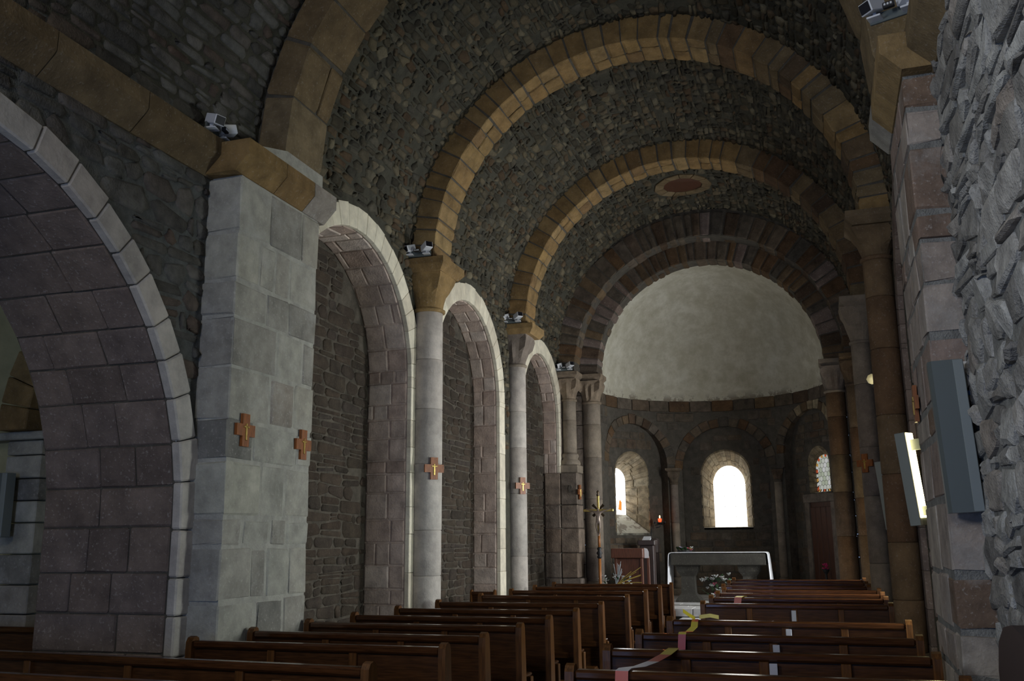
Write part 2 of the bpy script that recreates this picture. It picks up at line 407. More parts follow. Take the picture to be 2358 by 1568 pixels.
def stone_mesh(P, surf, h=.03, base=-.02, ins=.62, sh=.93, tilt=.4):
    cu = sum(p[0] for p in P) / len(P); cv = sum(p[1] for p in P) / len(P); n = len(P)
    V = []; h *= rng.uniform(.6, 1.3); t1, t2 = rng.uniform(-tilt, tilt), rng.uniform(-tilt, tilt)
    w_ = max(abs(p[0] - cu) for p in P) + 1e-6; w2 = max(abs(p[1] - cv) for p in P) + 1e-6
    for sc, hh in ((1.0, None), (sh, .55), (ins, 1.0)):
        for u, v in P:
            uu, vv = cu + (u - cu) * sc, cv + (v - cv) * sc
            z = base if hh is None else h * hh * (1 + .5 * t1 * (uu - cu) / w_ + .5 * t2 * (vv - cv) / w2) * (1 + rng.uniform(-.15, .15))
            V.append(surf(uu, vv, z))
    F = [tuple(range(2 * n, 3 * n))]
    for r_ in (0, 1):
        for i in range(n): F.append((r_ * n + i, r_ * n + (i + 1) % n, (r_ + 1) * n + (i + 1) % n, (r_ + 1) * n + i))
    return V, F
def courses(u0, u1, v0, v1, rh, rl, keep=None, gap=.010, jit=.012):
    """squared blocks as rectangles (u0,u1,v0,v1)"""
    out = []; v = v0
    while v < v1 - .02:
        h = rng.uniform(*rh)
        if v + h > v1 - rh[0] * .5: h = v1 - v
        u = u0; first = True
        while u < u1 - .01:
            L = rng.uniform(*rl) * (rng.uniform(.4, .9) if first else 1)
            if u + L > u1 - rl[0] * .4: L = u1 - u
            r_ = (u + gap * .5 + rng.uniform(0, jit), u + L - gap * .5 - rng.uniform(0, jit), v + gap * .5 + rng.uniform(0, jit), v + h - gap * .5 - rng.uniform(0, jit))
            if r_[1] - r_[0] > .02 and r_[3] - r_[2] > .02 and (keep is None or all(keep(a, b) for a in r_[:2] for b in r_[2:])): out.append(r_)
            u += L; first = False
        v += h
    return out
def block_mesh(r_, surf, h=.02, base=-.03, ch=.012):
    j = lambda: rng.uniform(-.004, .004)
    return pbox(lambda u, v, w_: surf(u + j(), v + j(), w_ + j()), r_[:2], r_[2:], (base, h * rng.uniform(.7, 1.3)), ch)
def fix_normals(ob):
    import bmesh
    bm = bmesh.new(); bm.from_mesh(ob.data); bmesh.ops.recalc_face_normals(bm, faces=bm.faces); bm.to_mesh(ob.data); bm.free()

# ------------------------------------------------------------------ dimensions (metres; nave axis is X = 0, +Y towards the apse)
RI = 2.75                 # transverse arch, inner radius
RV, ZC = 3.10, 5.47       # nave vault radius and centre height
BAYS = {1: (8.3, 11.4), 2: (12.0, 15.6), 3: (16.15, 18.7)}
Y_W, Y_P0, Y_P1 = -3.2, 6.9, 8.3
REC = {1: (9.85, 1.57, 3.83, .62), 2: (13.65, 1.42, 4.0, .46), 3: (17.38, 1.22, 4.05, .32)}   # yc, R, springing, depth
BIG = (4.10, 2.65, 1.85, 1.40)       # big arch to the side chapel
RV3, ZC3 = 3.02, 5.36

# ------------------------------------------------------------------ floor
b = MB(); b.box(-3.8, 3.8, Y_W, 17.5, -.12, 0); fl = struct(b.build('floor', FLOOR), 'grey stone floor of the nave')
b = MB(); b.box(-9, -3.8, 0, 9, -.12, 0); struct(b.build('floor', FLOOR), 'grey stone floor of the side chapel')
y = 4.0
while y < 16.0:                                   # slabs of the middle aisle
    d = rng.uniform(.55, .8); x = -.62
    while x < .6:
        wd = min(rng.uniform(.4, .62), .62 - x)
        if wd > .08:
            V, F = pbox(lambda u, v, q: (u, v, q), (x + .006, x + wd - .006), (y + .006, min(y + d, 15.99) - .006), (-.03, .008 + rng.uniform(0, .004)), .006)
            mesh_obj('slab', V, F, FLOOR, fl)
        x += wd
    y += d
b = MB(); b.box(-.48, .50, 16.0, 17.5, -.12, .29); st1 = struct(b.build('floor', MORT), 'low central step leading up to the choir')
b = MB(); b.box(-3.6, 3.6, 17.5, 23.3, -.12, .445); st2 = struct(b.build('floor', MORT), 'raised choir floor under the altar')
for par, (ya, yb, z) in ((st1, (16.0, 17.5, .29)), (st2, (17.5, 22.4, .445))):
    y = ya
    while y < yb - .05:
        d = min(rng.uniform(.5, .75), yb - y); x, xe = (-.48, .50) if par is st1 else (-2.9, 2.9)
        while x < xe - .02:
            wd = min(rng.uniform(.4, .95), xe - x)
            V, F = pbox(lambda u, v, q: (u, v, q), (x + .005, x + wd - .005), (y - (.03 if y == ya else 0) + .005, y + d - .005), (z - (.13 if y == ya else .03), z + .012), .008)
            mesh_obj('slab', V, F, FLOORC, par)
            x += wd
        y += d

# ------------------------------------------------------------------ nave shell
def nave(rv, zc):
    def f(u, v, h):
        if v < zc: return (-rv + h, u, v)
        a = (v - zc) / rv
        if a < pi: return (-(rv - h) * cos(a), u, zc + (rv - h) * sin(a))
        return (rv - h, u, zc - (v - zc - pi * rv))
    return f
def arch_z(y, yc, R, zs):
    d = abs(y - yc)
    return 0.0 if d >= R - 1e-6 else zs + sqrt(R * R - d * d)
def wall_strip(sx, X, y0, y1, ztop, op, name, mat, label, n=40):
    ys = [y0, y1]
    if op:
        yc, R, zs = op[:3]
        ys += [yc - R * cos(pi * k / n) for k in range(n + 1)]
        ys = sorted(y for y in set(ys) if y0 <= y <= y1)
    V = []; F = []
    for i in range(len(ys) - 1):
        a, c = ys[i], ys[i + 1]
        mid = (a + c) / 2
        if op and abs(mid - op[0]) < op[1]: za, zb = max(op[2], arch_z(a, *op[:3])), max(op[2], arch_z(c, *op[:3]))
        else: za = zb = 0.0
        k = len(V); V += [(sx * X, a, za), (sx * X, c, zb), (sx * X, c, ztop), (sx * X, a, ztop)]
        F.append((k, k + 1, k + 2, k + 3) if sx < 0 else (k + 3, k + 2, k + 1, k))
    return struct(mesh_obj(name, V, F, mat, None, .5), label)
def vault(rv, zc, y0, y1, label, hole=None, n=36):
    ang = [pi * k / n for k in range(n + 1)]
    V = []; F = []; ys = [y0 + (y1 - y0) * k / 8 for k in range(9)]
    for y in ys: V += [(-rv * cos(a), y, zc + rv * sin(a)) for a in ang]
    m_ = n + 1
    for i in range(8):
        for k in range(n):
            if hole:
                ym = (ys[i] + ys[i + 1]) / 2; am = (ang[k] + ang[k + 1]) / 2
            F.append((i * m_ + k, i * m_ + k + 1, (i + 1) * m_ + k + 1, (i + 1) * m_ + k))
    return struct(mesh_obj('ceiling', V, F, MORT, None, .5, True), label)
BAYNAME = {1: 'near', 2: 'middle', 3: 'choir'}
def in_open(y, z, op, ring):
    yc, R, zs = op[:3]
    if z < zs: return abs(y - yc) < R + ring
    return (y - yc) ** 2 + (z - zs) ** 2 < (R + ring) ** 2
OCU = (-.06, 17.25)
WALLS = {}
for b_, (y0, y1) in BAYS.items():
    rv, zc = (RV3, ZC3) if b_ == 3 else (RV, ZC)
    if b_ == 3: y1 = 18.9
    cl = vault(rv, zc, y0 - .1, y1 + .05, 'rubble barrel vault over the %s bay' % BAYNAME[b_])
    wl = wall_strip(-1, rv, y0 - .3, y1 + .3, zc, REC[b_], 'wall_left', MORT, 'left nave wall around the %s recess' % BAYNAME[b_])
    wr = wall_strip(1, rv, y0 - .3, y1 + .3, zc, REC[b_], 'wall_right', MORT, 'right nave wall around the %s recess' % BAYNAME[b_])
    WALLS[b_] = (wl, wr)
    sf = nave(rv, zc)
    smax = zc * 2 + pi * rv
    def keep(u, v, rv=rv, zc=zc, b_=b_, smax=smax):
        if b_ == 3 and zc < v < zc + pi * rv:
            x = -rv * cos((v - zc) / rv)
            if (x - OCU[0]) ** 2 + (u - OCU[1]) ** 2 < .56 ** 2 and abs(x) < 1: return False
        if v < zc: return not in_open(u, v, REC[b_], .30)
        if v > zc + pi * rv: return not in_open(u, smax - v, REC[b_], .30)
        if v < zc + .8: return not in_open(u, v, REC[b_], .30)
        if v > zc + pi * rv - .8: return not in_open(u, 2 * zc + pi * rv - v, REC[b_], .30)
        return True
    sizes = {1: ((.06, .15), (.07, .30)), 2: ((.065, .15), (.08, .30)), 3: ((.075, .15), (.10, .28))}[b_]
    mv = Masonry(cl, RUB, 'stone', 'small_stones', 300, True)
    mw = [Masonry(wl, RUB, 'stone', 'small_stones', 120, True), Masonry(wr, RUB, 'stone', 'small_stones', 120, True)]
    for P in rubble(y0 - .02, y1 + .02, 3.2, smax - 3.2, sizes[0], sizes[1], keep, .009, .25):
        if rng.random() < .08: continue
        cv = sum(p[1] for p in P) / 8
        tgt = mw[0] if cv < zc else (mw[1] if cv > zc + pi * rv else mv)
        tgt.add(*stone_mesh(P, sf, .030, -.02, rng.uniform(.5, .72)))
    for q in [mv] + mw: q.finish()

# ring of cut stone around the recess arches, reveal and back wall
def recess(b_, sx):
    yc, R, zs, d = REC[b_]; rv = RV3 if b_ == 3 else RV
    wob = WALLS[b_][0 if sx < 0 else 1]
    side = 'left' if sx < 0 else 'right'
    xb = rv + d
    n = 28
    V = []; F = []
    prof = [(yc - R, 0), (yc - R, zs)] + [(yc - R * cos(pi * k / n), zs + R * sin(pi * k / n)) for k in range(1, n)] + [(yc + R, zs), (yc + R, 0)]
    for x in (rv - .002, xb + .02): V += [(sx * x, p[0], p[1]) for p in prof]
    k = len(prof)
    for i in range(k - 1): F.append((i, i + 1, k + i + 1, k + i) if sx > 0 else (k + i, k + i + 1, i + 1, i))
    rv_ob = struct(mesh_obj('wall_' + side, V, F, REVS if sx < 0 else MORT, None, .2), 'reveal of the %s recess in the %s wall' % (BAYNAME[b_], side))
    V = [(sx * xb, yc - R - .05, 0), (sx * xb, yc + R + .05, 0), (sx * xb, yc + R + .05, zs + R + .05), (sx * xb, yc - R - .05, zs + R + .05)]
    win = SOUTHWIN.get(b_) if sx > 0 else None
    if win:
        z0, z1, hw = win
        yw = {1: yc - .95, 2: yc - .70, 3: yc - .15}[b_]
        ys = [yc - R - .05, yw - hw, yw + hw, yc + R + .05]; zt = zs + R + .05
        V = []; F = []
        for (a, c_, e, g) in ((ys[0], ys[1], 0, zt), (ys[2], ys[3], 0, zt), (ys[1], ys[2], 0, z0), (ys[1], ys[2], z1 + hw, zt)):
            q = len(V); V += [(sx * xb, a, e), (sx * xb, c_, e), (sx * xb, c_, g), (sx * xb, a, g)]; F.append((q, q + 1, q + 2, q + 3))
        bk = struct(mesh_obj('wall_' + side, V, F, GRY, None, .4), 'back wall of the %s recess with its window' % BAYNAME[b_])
        # splayed opening with glazing
        V = []; F = []; m_ = 12
        c1 = [(yw - hw, z0), (yw - hw, z1)] + [(yw - hw * cos(pi * k / m_), z1 + hw * sin(pi * k / m_)) for k in range(1, m_)] + [(yw + hw, z1), (yw + hw, z0)]
        c2 = [(yw + (p[0] - yw) * .62, z0 + .12 + (p[1] - z0) * .86) for p in c1]
        V = [(sx * xb, *p) for p in c1] + [(sx * (xb + .5), *p) for p in c2]; q = len(c1)
        F = [(i, (i + 1) % q, q + (i + 1) % q, q + i) for i in range(q)]
        wo = struct(mesh_obj('window_%d' % (3 + b_), V, F, EMB, None, .3), 'splayed window of the %s recess in the right wall' % BAYNAME[b_])
        mesh_obj('pane', [(sx * (xb + .49), *p) for p in c2], [tuple(range(q))], G_SOUTH[b_], wo, .5)
    else:
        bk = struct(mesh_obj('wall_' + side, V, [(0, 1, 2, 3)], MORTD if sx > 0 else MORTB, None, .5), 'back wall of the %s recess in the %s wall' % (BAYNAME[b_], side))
    # ring stones of the arch and the jamb edge
    ring = Masonry(wob, RINGM if sx < 0 else ASHB, 'ring_stone', 'ring_stones', 120)
    zc_ = ZC3 if b_ == 3 else ZC
    def pr(s, r, x):          # s along jamb/arch from the far jamb foot; r outwards
        if s < zs: return (sx * x, yc + R + r, s)
        a = (s - zs) / R
        if a < pi:
            z = zs + (R + r) * sin(a)
            if z > zc_: x = x - rv + sqrt(rv * rv - (z - zc_) ** 2)
            return (sx * x, yc + (R + r) * cos(a), z)
        return (sx * x, yc - R - r, zs - (s - zs - pi * R))
    tot = zs * 2 + pi * R; s = 0.0
    while s < tot - .05:
        arc = zs < s < zs + pi * R
        L = rng.uniform(.16, .24) if arc else rng.uniform(.3, .5)
        if s < zs < s + L: L = zs - s + .0001
        if arc and s + L > zs + pi * R: L = zs + pi * R - s + .0001
        dp = rng.uniform(.26, .285)
        if b_ == 3 and s > zs + pi * R: dp = .1
        ring.add(*pbox(pr, (s + .0015, s + L - .0015), (-.008, dp), (rv - .03 + rng.uniform(-.002, .002), rv + .035), .006))
        s += L
    ring.finish()
    # stones of reveal (far jamb and intrados) and of the back wall
    def rs(u, v, h):
        if v < zs: return (sx * (rv + u), yc + R - h, v)
        a = (v - zs) / R
        return (sx * (rv + u), yc + (R - h) * cos(a), zs + (R - h) * sin(a))
    mr = Masonry(rv_ob, REVS if sx < 0 else ASHB, 'stone', 'small_stones', 150)
    for r_ in courses(.04, d - .005, 0.0, zs + pi * R * .8, (.17, .36), (.2, .5), None, .008, .008): mr.add(*block_mesh(r_, rs, .014, -.03, .012))
    mr.finish()
    if sx < 0:
        bs = lambda u, v, h: (-xb + h, u, v)
        kp = lambda u, v: (v < zs and abs(u - yc) < R) or (v >= zs and (u - yc) ** 2 + (v - zs) ** 2 < R * R)
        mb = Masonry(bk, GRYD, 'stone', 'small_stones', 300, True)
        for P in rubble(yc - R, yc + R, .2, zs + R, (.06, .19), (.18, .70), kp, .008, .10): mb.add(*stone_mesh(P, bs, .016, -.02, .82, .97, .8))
        mb.finish()
SOUTHWIN = {1: (1.0, 2.2, .5), 2: (1.5, 3.2, .45), 3: (1.3, 3.3, .45)}
for b_ in (1, 2, 3):
    for sx in (-1, 1): recess(b_, sx)

# ------------------------------------------------------------------ near bay: vault, cornice, big arch on the left, rubble wall on the right
cl0 = vault(RV, ZC, Y_W, Y_P1 - .6, 'rubble barrel vault over the entrance bay')
sf0 = nave(RV, ZC)
mv = Masonry(cl0, RUBN, 'stone', 'small_stones', 300, True)
for P in rubble(3.2, 7.62, ZC - .16, ZC + pi * RV + .16, (.07, .15), (.18, .52), None, .011, .15): mv.add(*stone_mesh(P, sf0, .024, -.02, .72, .95, .7))
mv.finish()
wl0 = wall_strip(-1, RV, Y_W, Y_P1, ZC, BIG, 'wall_left', MORTS, 'left nave wall above the wide chapel arch')
ml = Masonry(wl0, RUBN, 'stone', 'small_stones', 300, True)
kp = lambda u, v: not in_open(u, v, BIG, .20)
for P in rubble(2.6, 6.90, 1.0, 5.0, (.08, .22), (.16, .58), kp, .012, .16, False): ml.add(*stone_mesh(P, sf0, .024, -.02, .74, .95, .8))
ml.finish()
wn = struct(mesh_obj('window_10', [(-RV + .01, -.4, 3.7), (-RV + .01, 1.1, 3.7), (-RV + .01, 1.1, 5.3), (-RV + .01, -.4, 5.3)], [(0, 1, 2, 3)], G_NORTH, None, .5), 'added high window in the left wall, brightening the right wall')  # unseen glowing pane added to brighten the right rubble wall
# far jamb and intrados of the big arch
yc, R, zs, d = BIG
n = 30
prof = [(yc - R, 0), (yc - R, zs)] + [(yc - R * cos(pi * k / n), zs + R * sin(pi * k / n)) for k in range(1, n)] + [(yc + R, zs), (yc + R, 0)]
V = [(-RV, *p) for p in prof] + [(-RV - d, *p) for p in prof]; k = len(prof)
F = [(k + i, k + i + 1, i + 1, i) for i in range(k - 1)]
big = struct(mesh_obj('wall_left', V, F, MORTD, None, .5), 'deep soffit of the wide arch opening to the side chapel')
def bigs(u, v, h):
    if v < zs: return (-RV - u, yc + R - h, v)
    a = (v - zs) / R
    return (-RV - u, yc + (R - h) * cos(a), zs + (R - h) * sin(a))
mb = Masonry(big, ASHB, 'block', 'blocks', 200)
v = 0.0; tot = zs + pi * R * .62
while v < tot:
    h = rng.uniform(.30, .40)
    u = .05
    while u < d - .02:
        L = rng.uniform(.34, .75)
        if u + L > d - .25: L = d - u
        mb.add(*block_mesh((u + .006, u + L - .006, v + .006, v + h - .006), bigs, .016, -.05, .012)); u += L
    v += h
mb.finish()
ringm = Masonry(big, SHAFT, 'ring_stone', 'ring_stones', 120)
def bigr(s, r, x):
    if s < zs: return (-x, yc + R + r, s)
    a = (s - zs) / R
    return (-x, yc + (R + r) * cos(a), zs + (R + r) * sin(a))
v = 0.0
while v < tot:
    h = rng.uniform(.30, .42)
    ringm.add(*pbox(bigr, (v + .005, v + h - .005), (-.016, rng.uniform(.19, .24)), (RV - .05, RV + .045), .014)); v += h
ringm.finish()
# cornice along the left wall
co = thing('cornice', 'ochre stone cornice running along the left wall below the near vault', 'cornice', (-RV, 3.0, 5.0))
def corn_prof(sx):
    return [(sx * (RV + .05), 4.94), (sx * (RV - .02), 4.94), (sx * (RV - .17), 5.09), (sx * (RV - .19), 5.12), (sx * (RV - .19), 5.27), (sx * (RV - .16), 5.29), (sx * (RV + .05), 5.31)]
def corn(parent, sx, y0, y1):
    y = y0
    while y < y1 - .05:
        L = min(rng.uniform(.75, 1.15), y1 - y)
        if y1 - y - L < .3: L = y1 - y
        V, F = extrude_poly(corn_prof(sx), lambda a, c, dd: (a, dd, c), y + .006, y + L - .006)
        o = mesh_obj('block', V, F, OCHD, parent); fix_normals(o); y += L
corn(co, -1, 2.2, 6.93)
co = thing('cornice', 'stone cornice on the right wall above the rough rubble', 'cornice', (RV, 3.0, 5.0)); corn(co, 1, 2.2, 6.93)
# right wall of the near bay
V = [(RV, Y_W, 0), (RV, Y_P1, 0), (RV, Y_P1, ZC), (RV, Y_W, ZC)]
yw, hw, z0, z1 = 2.0, .55, 1.2, 3.3
V = []; F = []
for (a, c_, e, g) in ((Y_W, yw - hw, 0, ZC), (yw + hw, Y_P1, 0, ZC), (yw - hw, yw + hw, 0, z0), (yw - hw, yw + hw, z1, ZC)):
    q = len(V); V += [(RV, a, e), (RV, c_, e), (RV, c_, g), (RV, a, g)]; F.append((q, q + 1, q + 2, q + 3))
wr0 = struct(mesh_obj('wall_right', V, F, MORTG, None, .5), 'right nave wall of rough schist rubble')
b = MB()
for (x0, x1, ya, yb, za, zb) in ((RV, RV + .6, yw - hw - .05, yw - hw, z0, z1), (RV, RV + .6, yw + hw, yw + hw + .05, z0, z1), (RV, RV + .6, yw - hw, yw + hw, z0 - .05, z0), (RV, RV + .6, yw - hw, yw + hw, z1, z1 + .05)): b.box(x0, x1, ya, yb, za, zb)
wo = struct(b.build('window_1', EMB), 'added side window of the entrance bay, lighting the left pier')  # window added out of view as light for the left pier
mesh_obj('pane', [(RV + .45, yw - hw, z0), (RV + .45, yw + hw, z0), (RV + .45, yw + hw, z1), (RV + .45, yw - hw, z1)], [(0, 1, 2, 3)], G_SOUTH0, wo, .5)
rs_ = lambda u, v, h: (RV - h, u, v)
mr = Masonry(wr0, RUBR, 'stone', 'small_stones', 300)
for P in rubble(3.4, 6.93, .5, 5.02, (.09, .25), (.16, .62), None, .008, .26): mr.add(*stone_mesh(P, rs_, .034, -.02, rng.uniform(.45, .8), .95, 1.6))
mr.finish()
# west end (behind the camera)
V = [(-RV - .1, Y_W, 0), (-1.1, Y_W, 0), (-1.1, Y_W, 9), (-RV - .1, Y_W, 9), (1.1, Y_W, 0), (RV + .1, Y_W, 0), (RV + .1, Y_W, 9), (1.1, Y_W, 9), (-1.1, Y_W, 2.7), (1.1, Y_W, 2.7), (1.1, Y_W, 5.2), (-1.1, Y_W, 5.2), (-1.1, Y_W, 7.0), (1.1, Y_W, 7.0)]
F = [(3, 2, 1, 0), (7, 6, 5, 4), (11, 10, 9, 8), (2, 7, 13, 12)]
struct(mesh_obj('wall_back', V, F, MORT, None, .5), 'entrance wall with glazed door and round window')
d1 = struct(mesh_obj('door_1', [(-1.1, Y_W - .1, 0), (1.1, Y_W - .1, 0), (1.1, Y_W - .1, 2.7), (-1.1, Y_W - .1, 2.7)], [(3, 2, 1, 0)], G_WEST, None, .5), 'glazed entrance door letting in blue daylight')
for x in (-1.08, -.04, 1.0):
    b = MB(); b.box(x, x + .08, Y_W - .1, Y_W, 0, 2.7); b.build('door_frame', DOORW, d1)
w1 = struct(mesh_obj('window_2', [(-1.1, Y_W - .1, 5.2), (1.1, Y_W - .1, 5.2), (1.1, Y_W - .1, 7), (-1.1, Y_W - .1, 7)], [(3, 2, 1, 0)], G_WESTH, None, .5), 'high window over the entrance')

# ------------------------------------------------------------------ side chapel behind the big arch
CX0, CX1, CY0, CY1, CZS = -4.5, -8.2, .6, 7.6, 2.72
V = [(CX0, CY1, 0), (CX1, CY1, 0), (CX1, CY1, 7), (CX0, CY1, 7)]
ch_far = struct(mesh_obj('wall_far', V, [(0, 1, 2, 3)], CREAM, None, .5), 'cream plaster wall of the side chapel')
V = [(CX1, CY0, 0), (CX1, CY1, 0), (CX1, CY1, 7), (CX1, CY0, 7)]
struct(mesh_obj('wall_left', V, [(3, 2, 1, 0)], CREAM, None, .5), 'outer plaster wall of the side chapel')
V = [(CX0, CY0, 0), (CX1, CY0, 0), (CX1, CY0, 7), (CX0, CY0, 7)]
struct(mesh_obj('wall_near', V, [(3, 2, 1, 0)], CREAM, None, .5), 'near plaster wall of the side chapel')
n = 24; ymid, rr = (CY0 + CY1) / 2, (CY1 - CY0) / 2
V = []; F = []
for x in (CX0 + .02, CX1): V += [(x, ymid - rr * cos(pi * k / n), CZS + rr * sin(pi * k / n)) for k in range(n + 1)]
F = [(i, i + 1, n + 2 + i, n + 1 + i) for i in range(n)]
struct(mesh_obj('ceiling', V, F, CREAM, None, .5, True), 'cream plaster barrel vault of the side chapel')
# wall between chapel and nave, chapel side
V = []; F = []
ys = sorted([CY0, CY1] + [BIG[0] - BIG[1] * cos(pi * k / 24) for k in range(25)])
for i in range(len(ys) - 1):
    a, c_ = ys[i], ys[i + 1]; mid = (a + c_) / 2
    za, zb = (max(BIG[2], arch_z(a, *BIG[:3])), max(BIG[2], arch_z(c_, *BIG[:3]))) if abs(mid - BIG[0]) < BIG[1] else (0, 0)
    q = len(V); V += [(CX0, a, za), (CX0, c_, zb), (CX0, c_, 7), (CX0, a, 7)]; F.append((q, q + 1, q + 2, q + 3))
struct(mesh_obj('wall_right', V, F, CREAM, None, .5), 'chapel side of the wall between chapel and nave')
wch = struct(mesh_obj('window_3', [(CX1 + .03, 2.4, 1.4), (CX1 + .03, 3.7, 1.4), (CX1 + .03, 3.7, 3.6), (CX1 + .03, 2.4, 3.6)], [(3, 2, 1, 0)], G_CHAP, None, .5), 'added window in the side chapel, lighting the right nave wall')  # unseen pane added to throw cool light on the right wall
# stone rib and pilaster on the far chapel wall
pil = thing('pilaster', 'pale block pilaster with a plain arch rib in the side chapel', 'pilaster', (-5.5, CY1, 0))
z = 0.0
while z < 2.66:
    h = min(rng.uniform(.2, .34), 2.68 - z); s = rng.uniform(.12, .3)
    V, F = pbox(lambda u, v, q: (u, v, q), (-5.74, -5.30), (CY1 - .16, CY1), (z + .006, z + h - .006), .01); mesh_obj('block', V, F, ASH, pil); z += h
b = MB(); b.box(-8.2, -5.2, CY1 - .22, CY1, 2.68, 2.76, .01); b.build('string_course', ASH, pil)
a0 = 0
for k in range(9):
    a0, a1 = pi * k / 18, pi * (k + 1) / 18
    V, F = pbox(lambda a, r, y: (-4.3 - r * cos(a), y, 2.76 + r * sin(a) * 1.15), (a0 + .004, a1 - .004), (1.05, 1.42), (CY1 - .34, CY1), .01)
    mesh_obj('voussoir', V, F, OCH, pil)

# ------------------------------------------------------------------ piers of the near arch
def pier(sx, X, label, mat):
    pr = thing('pier', label, 'pier', (sx * (X + RV) / 2, (Y_P0 + Y_P1) / 2, 0))
    b = MB(); b.box(sx * (X + .013), sx * (RV + .05), Y_P0 + .013, Y_P1 - .013, 0, 4.95); core = b.build('mortar_core', MORTL if sx < 0 else MORTG, pr)
    z = 0.0
    while z < 4.94:
        h = rng.uniform(.20, .52)
        if z + h > 4.75: h = 4.95 - z
        y = Y_P0
        while y < Y_P1 - .01:
            L = rng.uniform(.22, .78)
            if y + L > Y_P1 - .20: L = Y_P1 - y
            g = rng.uniform(.008, .030)
            V, F = pbox(lambda u, v, q: (u + rng.uniform(-.004, .004), v + rng.uniform(-.014, .014), q + rng.uniform(-.012, .012)), sorted((sx * (X + rng.uniform(0, .009)), sx * (RV + .04))), (y + (g if y > Y_P0 else 0), y + L - (g if y + L < Y_P1 - .01 else 0)), (z + g, z + h - g), .012)
            mesh_obj('block', V, F, mat, pr); y += L
        z += h
    # moulded impost in three stones
    ys = [Y_P0 - .12, Y_P0 + .52, Y_P0 + 1.05, Y_P1 + .10]
    for i in range(3):
        P = [(sx * (RV + .04), 4.95), (sx * X, 4.95), (sx * (X - .12), 5.08), (sx * (X - .14), 5.10), (sx * (X - .14), 5.24), (sx * (RV + .04), 5.24)]
        V, F = extrude_poly(P, lambda a, c_, dd: (a, dd, c_), ys[i] + .004, ys[i + 1] - .004)
        o = mesh_obj('impost', V, F, OCH if i < 2 else ASH, pr); fix_normals(o)
    # mortar wash on top, from the impost up to the foot of the arch
    P = [(Y_P0 - .05, 5.24), (Y_P1, 5.24), (Y_P1, 5.46), (7.6, 5.46)]
    V, F = extrude_poly(P, lambda a, c_, dd: (dd, a, c_), sx * (RV + .02), sx * (X - .02)); o = mesh_obj('mortar_fillet', V, F, MORTL, pr, .5); fix_normals(o)
    return pr
pier(-1, 2.75, 'broad pale ashlar pier on the left with two wooden crosses', ASH)
pier(1, 2.86, 'ashlar pier at the right edge beside the rough rubble wall', ASHR)

# ------------------------------------------------------------------ transverse arches
def tarch(name, label, R0, R1, zc, y0, y1, spring, mats, seg=(.20, .34), split=.5, bmat=MORTD, a0=0.0, ragged=.0):
    t = thing(name, label, 'arch', (0, (y0 + y1) / 2, zc))
    # mortar body
    n = 48; V = []; F = []
    g = .02
    for k in range(n + 1):
        a = pi * k / n
        for r, y in ((R0 + g, y0 + g), (R0 + g, y1 - g), (R1 + .12, y1 - g), (R1 + .12, y0 + g)): V.append((-r * cos(a), y, zc + r * sin(a)))
    for k in range(n):
        for j in range(4): F.append((k * 4 + j, k * 4 + (j + 1) % 4, k * 4 + 4 + (j + 1) % 4, k * 4 + 4 + j))
    o = mesh_obj('mortar_body', V, F, bmat, t, .5); fix_normals(o)
    fn = lambda a, r, y: (-r * cos(a), y, zc + r * sin(a))
    a = 0.0
    def stone(a, da, m_):
        ga = rng.uniform(.006, .017) / R0; g2 = rng.uniform(.006, .017) / R0
        if rng.random() < split and y1 - y0 > .35:
            k = rng.uniform(.35, .65); cuts = [(y0, y0 + (y1 - y0) * k - .005), (y0 + (y1 - y0) * k + .014, y1)]
        else: cuts = [(y0, y1)]
        for (p, q) in cuts:
            V, F = pbox(lambda u, v, w_: fn(u + rng.uniform(-.0028, .0028), v + rng.uniform(-.008, .008), w_), (a + ga, a + da - g2), (R0 + rng.uniform(-.006, ragged), R1 + .05), (p, q), .014)
            mesh_obj('voussoir', V, F, m_, t)
    # stilted springing stones below the centre
    if spring < zc:
        for sx in (-1, 1):
            z = spring
            while z < zc - .01:
                h = min(.25, zc - z)
                V, F = pbox(lambda u, v, w_: (u, v, w_), sorted((sx * R0, sx * (R1 + .05))), (y0, y1), (z + .004, z + h - .004), .014); mesh_obj('springer', V, F, mats(0), t); z += h
    while a < pi - .01:
        da = rng.uniform(*seg) / R0
        if a + da > pi - .5 * seg[0] / R0: da = pi - a
        stone(a, da, mats(a)); a += da
    return t
tarch('transverse_arch', 'nearest wide stone arch rising from the pale pier', 2.75, 3.04, ZC, 7.6, 8.3, 5.40, lambda a: OCHD, (.36, .62), .35)
tarch('transverse_arch', 'large brown stone arch above the first engaged columns', 2.75, 3.07, ZC, 11.4, 12.0, 5.45, lambda a: OCH if a < 1.9 else RED if rng.random() < .2 else OCHD if rng.random() < .5 else OCH, (.15, .30), .6)  # right half in a darker mix, its shade put into the colour
tarch('transverse_arch', 'middle stone arch above the second engaged columns', 2.75, 3.07, ZC, 15.6, 16.15, 5.45, lambda a: OCH if a < 1.9 else RED if rng.random() < .4 else OCHD, (.17, .30), .5)  # darker colours past the crown stand in for shade on the right
ZT = 5.12
def mott(a):
    return rng.choice((RED, RED, APS, APS, ASHB))
tarch('choir_arch', 'outer mottled brick and stone order of the choir arch', 2.65, 3.12, ZT, 18.7, 19.15, 5.12, mott, (.14, .26), .3, MORTD, 0, .03)
tarch('choir_arch', 'inner mottled order of the choir arch around the white apse', 2.27, 2.70, ZT, 19.15, 19.62, 5.12, mott, (.13, .24), .3, MORTD, 0, .03)
